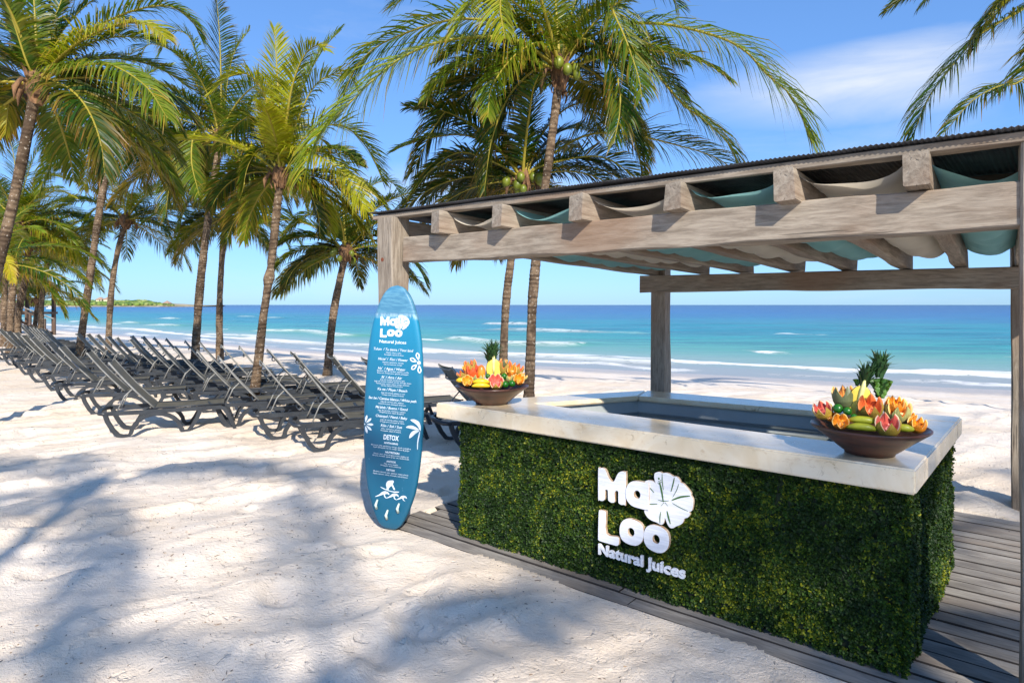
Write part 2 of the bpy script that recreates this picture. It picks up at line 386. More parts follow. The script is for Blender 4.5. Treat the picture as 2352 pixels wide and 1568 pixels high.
# deck frame
E1 = np.array([.776, -.631]); E2 = np.array([.631, .776]); DO = np.array([-.31, 5.14])
def deck_ab(x, y): dx = x-DO[0]; dy = y-DO[1]; return dx*E1[0]+dy*E1[1], dx*E2[0]+dy*E2[1]
DECK = (-.86, 5.6, -.235, 3.45)
def ground_z(x, y, rough=True):
    x = np.asarray(x, float); y = np.asarray(y, float)
    s = shore_s(x, y)
    z = np.where(s < 0, -.88*ss(s, -11, 0), -.88-.25*ss(s, 0, 6)-2.2*ss(s, 6, 60)-6*ss(s, 60, 400))
    z = z+.05*(fbm(x*.25, y*.25, 2, 11)-.5)*ss(-s, 0, 4)*ss(y, 6, 11)
    if rough:
        dist = np.sqrt(x*x+y*y); f = np.clip(1-(dist-14)/14, .15, 1)*ss(-s, .3, 4)
        # wind-blown soft ridges running down to the right, hollows and footprints
        r = x*math.cos(-.62)-y*math.sin(-.62); q = x*math.sin(-.62)+y*math.cos(-.62)
        w = fbm(x*.7, y*.7, 3, 3)
        rid = 1-np.abs(2*fbm(r*.55+w*.9, q*1.9+w*1.1, 2, 21)-1)
        h = .075*(rid**2-.5)+.075*(fbm(x*1.3, y*1.3, 3, 31)-.5)+.026*(fbm(x*4.5, y*6, 2, 41)-.5)+.012*(fbm(x*11, y*13, 2, 43)-.5)
        for px, py, a in FOOT:
            d2 = ((x-px)*math.cos(a)+(y-py)*math.sin(a))**2/.028+((y-py)*math.cos(a)-(x-px)*math.sin(a))**2/.009
            h = h-.036*np.exp(-d2**1.6)+.016*np.exp(-(d2-1.8)**2*1.5)
        da, db = deck_ab(x, y)
        ind = ss(da, DECK[0]-.45, DECK[0]+.05)*ss(-da, -DECK[1]-.4, -DECK[1])*ss(db, DECK[2]-.4, DECK[2]+.03)*ss(-db, -DECK[3]-.3, -DECK[3]+.02)
        lip = .022*(fbm(da*2.2, db*4, 3, 61)-.36)
        z = z+h*f*(1-ind)+lip*ind+.02*(1-ind)*0
        core = ss(da, DECK[0]+.02, DECK[0]+.12)*ss(-da, -DECK[1], -DECK[1]+.1)*ss(db, DECK[2]+.05, DECK[2]+.17)*ss(-db, -DECK[3], -DECK[3]+.12)
        z = z-.22*core
    return z
FOOT = [(random.uniform(-9, 1.2), random.uniform(2.0, 12.5), random.uniform(0, PI)) for _ in range(170)]
FOOT += [(random.uniform(4, 9), random.uniform(7.5, 14), random.uniform(0, PI)) for _ in range(40)]
def grid_axis(segs):
    a = []
    for lo, hi, st in segs: a += list(np.arange(lo, hi-1e-6, st))
    a.append(segs[-1][1]); return np.array(a)
def grid(name, X, Y, zf, mat):
    gx, gy = np.meshgrid(X, Y); x = gx.ravel(); y = gy.ravel(); z = zf(x, y)
    nx, ny = len(X), len(Y); i = np.arange(nx*ny).reshape(ny, nx)
    Fc = np.stack([i[:-1, :-1].ravel(), i[:-1, 1:].ravel(), i[1:, 1:].ravel(), i[1:, :-1].ravel()], 1)
    return np.stack([x, y, z], 1), Fc
def fastmesh(name, V, Fc, mat, parent=None, cols=None, smooth=True, attrs=None):
    me = bpy.data.meshes.new(name); k = Fc.shape[1]
    me.vertices.add(len(V)); me.vertices.foreach_set('co', np.asarray(V, np.float32).ravel())
    me.loops.add(Fc.size); me.loops.foreach_set('vertex_index', Fc.astype(np.int32).ravel())
    me.polygons.add(len(Fc)); me.polygons.foreach_set('loop_start', np.arange(0, Fc.size, k, dtype=np.int32))
    if smooth: me.polygons.foreach_set('use_smooth', np.ones(len(Fc), bool))
    if cols is not None:
        ca = me.color_attributes.new('col', 'FLOAT_COLOR', 'POINT'); c = np.ones((len(V), 4), np.float32); c[:, :3] = cols; ca.data.foreach_set('color', c.ravel())
    for n, a in (attrs or {}).items():
        at_ = me.attributes.new(n, 'FLOAT', 'POINT'); at_.data.foreach_set('value', np.asarray(a, np.float32))
    me.update(calc_edges=True); me.validate()
    return link(name, me, mat, parent)
X = grid_axis([(-900,-200,50),(-200,-60,7),(-60,-24,1),(-24,-9,.22),(-9,4.4,.042),(4.4,10,.09),(10,24,.3),(24,60,2),(60,900,60)])
Y = grid_axis([(-120,-6,6),(-6,1.6,.5),(1.6,7.5,.042),(7.5,14,.065),(14,30,.2),(30,70,.8),(70,200,6),(200,1000,60)])
V, Fc = grid('sand', X, Y, ground_z, None)
sand = fastmesh('sand_beach', V, Fc, M['sand'], attrs={'shore': shore_s(V[:, 0], V[:, 1])}); tag(sand, kind='structure')

# sea: a sheet from the waterline to the horizon, with low breaking swells near the shore
X = grid_axis([(-20000,-2000,3000),(-2000,-400,100),(-400,-100,8),(-100,-40,1.5),(-40,26,.45),(26,80,3),(80,400,40),(400,2000,200),(2000,20000,3000)])
Sx = np.concatenate([np.arange(-3, 22, .3), np.arange(22, 70, .8), 70*1.09**np.arange(0, 67)])
gx, gs = np.meshgrid(X, Sx); x = gx.ravel(); s = gs.ravel(); y = shore_y(np.clip(x, -900, 900))+s/.82
s2 = shore_s(x, y)
wv = 9*(fbm(x*.07, y*.05, 3, 77)-.5); foam = np.zeros_like(x); z = np.full_like(x, SEA)
for c0, amp, sd, th in ((5.6,.10,1,.30),(15,.20,2,.68),(33,.34,3,.72),(52,.34,4,.74)):
    q = s2+wv-c0; patch = ss(vn(x*.085, y*.08+sd*9, sd), th, th+.10)
    z += amp*patch*np.where(q < 0, np.exp(-(q/1.0)**2), np.exp(-(q/3.0)**2))
    foam = np.maximum(foam, patch*np.where(q < 0, np.exp(-(q/(.9+c0*.03))**2), np.exp(-(q/.5)**2))*(.9 if c0 > 10 else .95))
z += .035*(fbm(x*.5, y*1.1, 3, 91)-.5)*ss(s2, 2, 12)+.25*(fbm(x*.05, y*.16, 3, 95)-.5)*ss(s2, 14, 50)
nx, ny = len(X), len(Sx); i = np.arange(nx*ny).reshape(ny, nx)
Fc = np.stack([i[:-1, :-1].ravel(), i[:-1, 1:].ravel(), i[1:, 1:].ravel(), i[1:, :-1].ravel()], 1)
sea = fastmesh('sea_water', np.stack([x, y, z], 1), Fc, M['water'], attrs={'shore': s2, 'foam': foam*.75}); tag(sea, kind='structure')

def gz(x, y): return float(ground_z(np.array([x]), np.array([y]))[0])

# ---- headland across the bay
hd = []; N = 160
for k in range(N+1):
    u = -60+520*k/N; fade = min(1, (455-u)/45) if u > 410 else 1
    d = 900; x0 = (u-CX)/FPX*d
    top = 1.1+ (3.2+2.5*vn(u*.03, 1, 4))*max(0, min(1, (395-u)/80))*fade
    hd.append((x0, d, top, d+160))
V = []; Fc = []
for x0, y0, t, y1 in hd:
    V += [(x0, y0-14, SEA-.6), (x0, y0, SEA+.9), (x0, y0+30, SEA+.9+t*.5), (x0*1.08, y1, SEA+1+t), (x0*1.3, y1+200, SEA-.6)]
for k in range(N): 
    for j in range(4): Fc.append((k*5+j, k*5+j+5, k*5+j+6, k*5+j+1))
head = mesh('headland', V, Fc, simple('headland_ground', S(190,172,140), S(120,116,70), .05, .95), smooth=True); tag(head, kind='structure')
ico = bmesh.new(); bmesh.ops.create_icosphere(ico, subdivisions=2, radius=1); IV = np.array([v.co[:] for v in ico.verts]); IF = np.array([[v.index for v in f.verts] for f in ico.faces]); ico.free()
Vs = []; Fs = []; Cs = []; b = 0
for k in range(1300):
    u = random.uniform(-40, 398); dep = random.uniform(0, 1); d = 905+150*dep
    up = max(0, min(1, (400-u)/70)); r = random.uniform(2.0, 4.2)*(.55+.45*up)*(.8+.3*dep)
    x0 = (u-CX)/FPX*d; z0 = SEA+1.0+(1+3.8*dep)*up+r*.5
    n = .78+.5*RS.rand(len(IV), 1); Vs.append(IV*n*np.array([r*1.15, r, r*.85])+np.array([x0, d, z0])); Fs.append(IF+b); b += len(IV)
    c = np.array(random.choice([S(96,122,52), S(118,140,62), S(74,102,46), S(140,150,84)]))*random.uniform(.8, 1.15); Cs.append(np.tile(c, (len(IV), 1)))
fo = fastmesh('coastal_woodland', np.concatenate(Vs), np.concatenate(Fs), vcol('far_foliage', .9), cols=np.concatenate(Cs), smooth=False)
tag(fo, 'green coastal woodland covering the low headland across the bay', 'woodland', kind='stuff')
def far_house(u, v, w, lab):
    d = 985; p = at(u, v, d); e = empty('beach_house', (p.x, d, 3), lab, 'house'); z = p.z
    m = Mb(); m.box((p.x, d, (z+3)/2-.5), (w, 8, z-3+1)); m.obj('wall', M['cream_wall'], e)
    m = Mb(); V = [(p.x-w*.62, d-5, z), (p.x+w*.62, d-5, z), (p.x+w*.62, d+5, z), (p.x-w*.62, d+5, z), (p.x-w*.12, d, z+4), (p.x+w*.12, d, z+4)]
    m.add(V, [(0,1,5,4),(1,2,5),(2,3,4,5),(3,0,4),(3,2,1,0)]); m.obj('roof', M['roof_tan'], e)
    m = Mb(); m.box((p.x+w*.15, d-4.1, z-1.6), (1.8, .3, 1.6)); m.obj('window', M['panel_dark'], e)
M['cream_wall'] = simple('cream_render', S(232,216,186), S(220,200,170), 2, .9); M['roof_tan'] = simple('clay_roof', S(170,142,120), S(150,122,102), 2, .9)
far_house(177, 688.5, 10, 'cream house with tan pitched roof above the headland trees, left one')
far_house(231, 688, 9, 'small tan-roofed house half sunk in trees, middle of the headland')
far_house(250, 687.5, 12, 'wider cream house with clay roof on the headland ridge')
far_house(8, 690, 22, 'long pale building at the far left end of the headland')
def far_hut():
    d = 880; p = at(384, 699, d); e = empty('waterside_palapa', (p.x, d, -.5), 'lone thatched palapa on posts at the tip of the headland', 'hut')
    r = 6.4
    m = Mb(); n = 12; V = [(p.x+r*math.cos(2*PI*k/n), d+r*math.sin(2*PI*k/n), 4.2) for k in range(n)]+[(p.x, d, 8.0)]
    m.add(V, [(k, (k+1) % n, n) for k in range(n)]+[tuple(range(n))[::-1]]); m.obj('thatch_roof', M['roof_tan'], e)
    for k in range(6):
        a = 2*PI*k/6+.3; m = Mb(); m.box((p.x+5*math.cos(a), d+5*math.sin(a), 2), (.5, .5, 4.6)); m.obj('post', M['wood_dark'], e)
    m = Mb(); m.prism([(p.x-8, d-7), (p.x+48, d-5), (p.x+48, d+5), (p.x-8, d+7)], -1.6, -.1); m.obj('rock_spit', simple('spit_rock', S(150,136,118), S(110,100,90), .2, .95), e)
far_hut()
def boat(u, v, lab):
    p = on_z(u, v, SEA); e = empty('motorboat', p, lab, 'boat')
    m = Mb(); L = 5; w = 1.6; x, y = p.x, p.y
    m.add([(x-L/2,y-w/2,SEA+.9),(x+L/3,y-w/2,SEA+.9),(x+L/2,y,SEA+1.1),(x+L/3,y+w/2,SEA+.9),(x-L/2,y+w/2,SEA+.9),(x-L/2,y-w/3,SEA-.1),(x+L/3,y-w/3,SEA-.1),(x+L/3,y+w/3,SEA-.1),(x-L/2,y+w/3,SEA-.1)],
          [(0,1,2,3,4),(5,6,1,0),(6,2,1),(6,7,2),(7,3,2),(7,8,4,3),(8,5,0,4),(8,7,6,5)]); m.obj('hull', M['white'], e)
    m = Mb(); m.box((x-.2, y, SEA+1.4), (1.6, 1.1, 1.0)); m.obj('cabin', M['white'], e)
boat(116, 709.5, 'small white motorboat on the bay below the headland')

# ---- deck boards
deck = empty('boardwalk', (DO[0], DO[1], 0)); tag(deck, kind='structure')
LASTB = [None]
def beam_obj(name, p0, p1, w, h, mat, parent, ch=.008, jit=.003, seg=.18, up=Vector((0,0,1))):
    p0 = Vector(p0); p1 = Vector(p1); L = (p1-p0).length; t = (p1-p0).normalized(); a = up.cross(t).normalized(); b = t.cross(a)
    n = max(1, int(L/seg)); sec = [(-w/2, -h/2+ch), (-w/2+ch, -h/2), (w/2-ch, -h/2), (w/2, -h/2+ch), (w/2, h/2-ch), (w/2-ch, h/2), (-w/2+ch, h/2), (-w/2, h/2-ch)]
    V = []; ph = random.uniform(0, 100)
    for i in range(n+1):
        for j, (y, z) in enumerate(sec):
            jy = jit*2*(vn(i*.35+ph, j//2*3.1, 1)-.5)*2; jz = jit*2*(vn(i*.35+ph, j//2*3.1+50, 2)-.5)*2
            V.append((L*i/n, y+float(jy), z+float(jz)))
    Fc = [(i*8+j, i*8+(j+1) % 8, (i+1)*8+(j+1) % 8, (i+1)*8+j) for i in range(n) for j in range(8)]+[tuple(range(8)), tuple(n*8+j for j in range(8))[::-1]]
    Fc = [f[::-1] for f in Fc]
    o = mesh(name, V, Fc, mat, parent); Mx = Matrix((( t.x, a.x, b.x, p0.x), (t.y, a.y, b.y, p0.y), (t.z, a.z, b.z, p0.z), (0, 0, 0, 1)))
    if parent is not None and parent.get('_w') and parent.type == 'EMPTY': Mx = Matrix.Translation(-parent.location) @ Mx; o.matrix_parent_inverse = Matrix.Identity(4)
    o.matrix_basis = Mx; LASTB[0] = o; return smoothall(o, 25)
pw = .15; nb = int((DECK[3]-DECK[2])/pw)
for k in range(nb):
    b0 = DECK[2]+pw*(k+.5); cuts = [DECK[0]+random.uniform(-.02, .02)+(.12 if k % 3 == 0 else 0)]
    a = cuts[0]
    first = 2.25 if k < 2 else random.choice([1.9, 2.6, 3.3])
    cuts.append(a+first)
    while cuts[-1] < DECK[1]: cuts.append(min(cuts[-1]+random.uniform(2.4, 3.4), DECK[1]))
    for c0, c1 in zip(cuts[:-1], cuts[1:]):
        if c1-c0 < .1: continue
        P = DO+E1*(c0+.003)+E2*b0; Q = DO+E1*(c1-.003)+E2*b0; zt = random.uniform(-.003, .003)
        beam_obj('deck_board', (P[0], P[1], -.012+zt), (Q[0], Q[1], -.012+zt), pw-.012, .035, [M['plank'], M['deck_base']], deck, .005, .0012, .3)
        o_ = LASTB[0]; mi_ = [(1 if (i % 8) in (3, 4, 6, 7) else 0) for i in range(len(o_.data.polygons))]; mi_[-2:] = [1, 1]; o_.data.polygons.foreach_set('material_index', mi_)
# dark joist base under the boards
P = [DO+E1*(DECK[0]+.05)+E2*(DECK[2]+.02), DO+E1*(DECK[1])+E2*(DECK[2]+.02), DO+E1*(DECK[1])+E2*(DECK[3]-.02), DO+E1*(DECK[0]+.05)+E2*(DECK[3]-.02)]
m = Mb(); m.prism([tuple(p) for p in P], -.30, -.045); m.obj('deck_base', M['deck_base'], deck)

# ================================================================== BAR COUNTER
ZT = 1.10; TH = .13
FL = np.array([-.648, 5.325]); FR = np.array([2.032, 3.147]); BR = np.array([3.339, 4.641]); BL = np.array([1.308, 6.085])
IFL = np.array([.198, 5.278]); IFR = np.array([2.06, 3.722]); IBR = np.array([2.62, 4.735]); IBL = np.array([1.152, 5.707])
ctr = (FL+FR+BR+BL)/4
bar = empty('bar_counter', (ctr[0], ctr[1], 0), 'rectangular juice bar with cream marble top and boxwood hedge front', 'bar counter')
def slab(poly, z0, z1, name, mat, bv=.012):
    m = Mb(); m.prism([tuple(p) for p in poly], z0, z1); o = m.obj(name, mat, bar)
    return bevel(o, bv, 3)
def lerp(a, b, t): return a+(b-a)*t
def off_line_(a, b, d):
    t = (b-a)/np.linalg.norm(b-a); n = np.array([-t[1], t[0]]); return a+n*d, b+n*d
g = .0012
RC = lerp(FR, BR, .86)
def slab_loft(pairs, z1, name='marble_slab'):
    V = []; n = len(pairs)
    for o_, i_ in pairs:
        md = o_+(i_-o_)*(.075/np.linalg.norm(i_-o_))
        V += [(*o_, z1), (*o_, z1-TH), (*md, z1-TH), (*md, z1-.045), (*i_, z1-.045), (*i_, z1)]
    Fc = [(k*6+j, k*6+(j+1) % 6, k*6+6+(j+1) % 6, k*6+6+j) for k in range(n-1) for j in range(6)]+[tuple(range(6))[::-1], tuple((n-1)*6+j for j in range(6))]
    return bevel(mesh(name, V, Fc, M['stone'], bar), .010, 3)
slab_loft([(lerp(BL, FL, .003), lerp(IBL, IFL, .003)), (FL, IFL), (FR, IFR), (RC, IBR)], ZT)
slab_loft([(lerp(FR, BR, .864), lerp(IBR, IBL, .003)), (BR, lerp(IBR, IBL, .02)), (BL, IBL)], ZT-.001)
p_, q_ = lerp(FL, FR, .52), lerp(IFL, IFR, .56); pp, qq = off_line_(p_, q_, .0012); m = Mb(); m.prism([tuple(lerp(p_, q_, .02)), tuple(lerp(p_, q_, .985)), tuple(lerp(pp, qq, .985)), tuple(lerp(pp, qq, .02))][::-1], ZT-.002, ZT+.0004); m.obj('slab_joint', M['trim'], bar)
# walls below the slabs
def off_line(a, b, d):  # shift line a->b to its left by d
    t = (b-a)/np.linalg.norm(b-a); n = np.array([-t[1], t[0]]); return a+n*d, b+n*d
def isect(p, p2, q, q2):
    d1 = p2-p; d2 = q2-q; t = ((q-p)[0]*d2[1]-(q-p)[1]*d2[0])/(d1[0]*d2[1]-d1[1]*d2[0]); return p+d1*t
def inset(poly, ds):
    n = len(poly); L = [off_line(poly[i], poly[(i+1) % n], ds[i]) for i in range(n)]
    return [isect(*L[i-1], *L[i]) for i in range(n)]
HO = inset([FL, FR, BR, BL], [.075, .075, .10, .20])   # hedge backing outline (front, right, back, left)
HI = inset([IFL, IFR, IBR, IBL], [-.05, -.05, -.05, -.05])
HO2 = inset([FL, FR, BR, BL], [.10, .10, .13, .23])
for i, nm in enumerate(['front', 'right', 'back', 'left']):
    j = (i+1) % 4; m = Mb(); m.prism([tuple(HO2[i]), tuple(HO2[j]), tuple(HI[j]), tuple(HI[i])], .03, ZT-.05+(.0005*i)); o = m.obj('counter_wall', [M['panel']], bar)
    # ledge strip along the inner face of the wall
    A, B = HI[i], HI[j]; Ai, Bi = off_line(A, B, .018)
    for z0, z1, q in ((.925, .945, .022), (.86, .885, .014)):
        Ai, Bi = off_line(A, B, q); m = Mb(); m.prism([tuple(A), tuple(B), tuple(Bi), tuple(Ai)], z0, z1); m.obj('wall_ledge', M['trim'], bar)
# inner door panels of the far wall, and a flat dark panel painting in the shade of a shelf space at left
A, B = HI[2], HI[3]   # back wall runs IBR -> IBL
for k in range(3):
    p, q = lerp(A, B, .02+k*.325), lerp(A, B, .02+k*.325+.315); pi, qi = off_line(p, q, .012); m = Mb(); m.prism([tuple(p), tuple(q), tuple(qi), tuple(pi)], .25, .80)
    o = m.obj('cabinet_door', M['panel'], bar)
    c = lerp(pi, qi, .04); m = Mb(); m.box((c[0], c[1], .70), (.022, .022, .022)); m.obj('door_latch', M['metal_dark'], o)
A, B = HI[3], HI[0]
p, q = lerp(A, B, .05), lerp(A, B, .95); pi, qi = off_line(p, q, .008); m = Mb(); m.prism([tuple(p), tuple(q), tuple(qi), tuple(pi)], .2, .80); m.obj('shelf_shade_panel', M['panel_dark'], bar)

# boxwood hedge cladding: tens of thousands of small leaves in rosettes on front, right, back and left
def hedge_leaves(P0, P1, z0, z1, n_ros, sd):
    rs = np.random.RandomState(sd); L = np.linalg.norm(P1-P0); t = (P1-P0)/L; nrm = np.array([t[1], -t[0]])
    a = rs.rand(n_ros)*(L+.07)-.035; z = z0+(z1-z0)*rs.rand(n_ros)
    bump = .035*(fbm(a*3.2+sd*7, z*3.2, 3, sd)-.3)+.02*(vn(a*14, z*14, sd+3)-.5)
    seam = np.minimum(np.abs((a % .5)-.25)-.25, 0)  # panels of half a metre
    bump -= .012*np.exp(-((a % .5-.0)/.015)**2)
    low = rs.rand(n_ros)*.03*(z < z0+.08)
    cx = P0[0]+t[0]*a+nrm[0]*(bump+.012); cy = P0[1]+t[1]*a+nrm[1]*(bump+.012); cz = z-low
    cl = fbm(a*1.7+sd, z*1.7, 3, sd+5)*.6+.4*fbm(a*9+sd, z*9, 2, sd+9)
    k = 5; N = n_ros*k
    ang = (np.tile(np.arange(k)*2*PI/k, n_ros)+np.repeat(rs.rand(n_ros)*6.28, k)+rs.randn(N)*.3)
    tilt = .25+.55*rs.rand(N)
    # leaf direction in panel plane + outwards
    dx = np.cos(ang)*np.cos(tilt); dz = np.sin(ang)*np.cos(tilt); dn = np.sin(tilt)
    rt = np.repeat; sz = (.0085+.0055*rs.rand(N))
    tilt_r = rt(rs.randn(n_ros)*.35, k); tilt_u = rt(rs.randn(n_ros)*.35+.25, k)
    dx2 = dx+tilt_r*dn; dz2 = dz+tilt_u*dn; dn2 = dn-tilt_r*dx-tilt_u*dz
    D = np.stack([t[0]*dx2+nrm[0]*dn2, t[1]*dx2+nrm[1]*dn2, dz2], 1); D /= np.linalg.norm(D, axis=1)[:, None]
    NN = np.stack([np.full(N, nrm[0]), np.full(N, nrm[1]), np.full(N, .25)], 1)+rs.randn(N, 3)*.45
    W = np.cross(D, NN); W /= np.linalg.norm(W, axis=1)[:, None]
    C = np.stack([rt(cx, k), rt(cy, k), rt(cz, k)], 1); U = np.cross(W, D)
    s_ = sz[:, None]
    V = np.stack([C, C+D*s_*.55+W*s_*.55-U*s_*.08, C+D*s_*1.35+W*s_*.42-U*s_*.1, C+D*s_*1.75, C+D*s_*1.35-W*s_*.42-U*s_*.1, C+D*s_*.55-W*s_*.55-U*s_*.08], 1).reshape(-1, 3)
    i = np.arange(N)*6
    Fq = np.concatenate([np.stack([i, i+1, i+2, i+3], 1), np.stack([i, i+3, i+4, i+5], 1)])
    y = np.clip((rt(cl, k)-.37)*2.0+rs.randn(N)*.12+rt(rs.randn(n_ros)*.26, k), 0, 1)[:, None]
    dk = np.array(S(30,52,18)); md = np.array(S(62,90,26)); yl = np.array(S(150,150,34))
    c = np.where(y < .5, dk+(md-dk)*y*2, md+(yl-md)*(y*2-1)); c = c*(.65+.6*rs.rand(N)[:, None])
    return V, Fq, np.repeat(c, 6, axis=0)
VV = []; FF = []; CC = []; b = 0
EXT = .012
sides = [(0, 17500, 1), (1, 9000, 2), (3, 5200, 4), (2, 2500, 3)]
for i, n, sd in sides:
    A, B = HO[i], HO[(i+1) % 4]
    V, Fq, c = hedge_leaves(A, B, .035, ZT-TH-.012, n, sd); VV.append(V); FF.append(Fq+b); CC.append(c); b += len(V)
o = fastmesh('hedge_foliage', np.concatenate(VV), np.concatenate(FF), M['box'], bar, cols=np.concatenate(CC), smooth=False)
tag(o, kind='stuff')
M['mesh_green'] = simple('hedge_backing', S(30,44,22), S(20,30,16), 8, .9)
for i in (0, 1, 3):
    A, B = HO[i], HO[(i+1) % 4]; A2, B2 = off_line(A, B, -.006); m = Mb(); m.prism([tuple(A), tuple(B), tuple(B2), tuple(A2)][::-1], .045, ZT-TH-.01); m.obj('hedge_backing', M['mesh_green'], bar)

# ================================================================== SIGN on the hedge
T = (HO[1]-HO[0])/np.linalg.norm(HO[1]-HO[0]); NRM = np.array([T[1], -T[0]]); SP = HO[0]+NRM*.055
def to_plane(px, py):   # crop pixel -> (distance along the hedge front, height)
    u = (1700+px/3.485)*.784; v = (1300+py/3.485)*.784
    r = np.array([(u-CX)/FPX, 1.0]); k = np.dot(SP, NRM)/np.dot(r, NRM); p = r*k
    return float(np.dot(p-SP, T)), EYE-(v-HV)/FPX*k
OUT = {
 'M': [[(203,262),(215,245),(240,240),(262,250),(278,272),(300,330),(330,372),(350,380),(368,368),(395,310),(415,285),(445,275),(470,285),(480,305),(478,590),(465,607),(440,610),(418,600),(408,580),(407,485),(398,470),(385,465),(372,475),(366,490),(365,575),(352,588),(330,585),(312,572),(303,555),(300,470),(290,457),(275,457),(268,470),(266,545),(255,565),(235,570),(212,560),(203,540)]],
 'a': [[(485,500),(490,450),(510,405),(545,378),(590,373),(640,380),(700,393),(715,410),(715,640),(700,655),(670,655),(610,640),(550,618),(510,580),(490,540)], [(563,500),(570,475),(590,462),(615,468),(632,490),(636,520),(625,545),(605,550),(580,538),(566,520)]],
 'L': [[(208,692),(222,673),(250,672),(272,685),(278,702),(281,905),(395,940),(410,958),(408,1008),(395,1024),(370,1022),(225,980),(205,965),(202,940)]],
 'o': [[(420,865),(430,810),(460,770),(505,755),(560,765),(615,790),(650,830),(662,885),(658,945),(635,995),(595,1022),(545,1020),(490,1000),(445,965),(424,915)], [(498,885),(505,855),(528,842),(553,852),(570,880),(570,912),(552,935),(528,932),(508,915)]],
 'p': [[(668,935),(676,875),(705,832),(755,818),(815,828),(870,855),(905,895),(922,950),(920,1010),(900,1062),(860,1093),(805,1095),(745,1070),(700,1035),(674,985)], [(753,955),(760,925),(782,910),(808,920),(828,948),(830,985),(812,1008),(786,1003),(762,985)]],
 'F': [[(772,300),(790,285),(830,282),(850,293),(890,290),(930,305),(960,325),(1000,332),(1030,368),(1034,388),(1062,400),(1100,440),(1140,490),(1142,520),(1162,560),(1162,615),(1150,670),(1122,685),(1130,712),(1105,742),(1072,752),(1060,790),(1030,815),(990,830),(960,848),(930,845),(905,812),(888,770),(875,742),(868,780),(855,808),(830,812),(790,790),(740,770),(700,740),(675,700),(668,660),(690,600),(690,420),(672,385),(695,368),(740,370),(772,388),(790,425),(778,380),(770,340)]]}
STROKES = [([(862,582),(850,500),(836,430),(824,385)],11),([(850,298),(852,380),(864,460)],5),([(975,335),(962,400),(940,480)],7),([(1018,400),(1000,460),(958,535)],4),
 ([(948,566),(1040,532),(1135,522)],10),([(955,595),(1030,638),(1115,678)],4),([(900,675),(915,740),(934,808)],10),([(836,685),(828,740),(828,800)],6),([(805,560),(860,575),(920,570)],4),
 ([(725,606),(800,603)],6),([(728,442),(768,488)],6),([(870,590),(838,625)],3),([(880,588),(908,625)],3),([(806,392),(826,402)],5),([(843,378),(826,392)],5),([(810,372),(824,380)],5),([(840,360),(824,372)],4)]
def curve_mesh(loops, z0, z1, res=0):
    """closed 2D loops (outer + holes) extruded between z0 and z1, as a mesh"""
    cu = bpy.data.curves.new('c', 'CURVE'); cu.dimensions = '2D'; cu.fill_mode = 'BOTH'; cu.extrude = (z1-z0)/2; cu.bevel_depth = min(.003, (z1-z0)*.1); cu.bevel_resolution = 1; cu.offset = 0
    for lp in loops:
        P = np.array(lp)
        n = len(P); Q = []
        for i in range(n):   # Catmull-Rom rounding
            p0, p1, p2, p3 = P[i-1], P[i], P[(i+1) % n], P[(i+2) % n]
            for t in (0, .33, .66): Q.append(.5*((2*p1)+(p2-p0)*t+(2*p0-5*p1+4*p2-p3)*t*t+(3*p1-p0-3*p2+p3)*t**3))
        s = cu.splines.new('POLY'); s.points.add(len(Q)-1); s.use_cyclic_u = True
        for k, q in enumerate(Q): s.points[k].co = (q[0], q[1], (z0+z1)/2, 1)
    o = bpy.data.objects.new('c', cu); me = bpy.data.meshes.new_from_object(o); bpy.data.objects.remove(o); bpy.data.curves.remove(cu)
    V = np.zeros(len(me.vertices)*3); me.vertices.foreach_get('co', V); V = V.reshape(-1, 3); V[:, 2] += 0
    Fc = [tuple(p.vertices) for p in me.polygons]; nz_ = [abs(p.normal.z) for p in me.polygons]; bpy.data.meshes.remove(me)
    zc = V[:, 2].mean(); V[:, 2] += (z0+z1)/2-(V[:, 2].max()+V[:, 2].min())/2
    return V, Fc, nz_
def text_mesh(body, width=None, height=None, extrude=0, off=.0, shear=0, space=1.0, align='LEFT'):
    cu = bpy.data.curves.new('t', 'FONT'); cu.body = body; cu.size = 1; cu.offset = off; cu.extrude = extrude; cu.shear = shear; cu.space_character = space; cu.resolution_u = 3; cu.align_x = align
    o = bpy.data.objects.new('t', cu); me = bpy.data.meshes.new_from_object(o); bpy.data.objects.remove(o); bpy.data.curves.remove(cu)
    V = np.zeros(len(me.vertices)*3); me.vertices.foreach_get('co', V); V = V.reshape(-1, 3); Fc = [tuple(p.vertices) for p in me.polygons]; bpy.data.meshes.remove(me)
    return V, Fc
rz_sign = math.atan2(T[1], T[0])
sign = empty('logo_sign', (SP[0], SP[1], 0), 'white wooden logo letters Ma Loo Natural Juices with hibiscus on the hedge', 'sign', rz=rz_sign, wb=False)
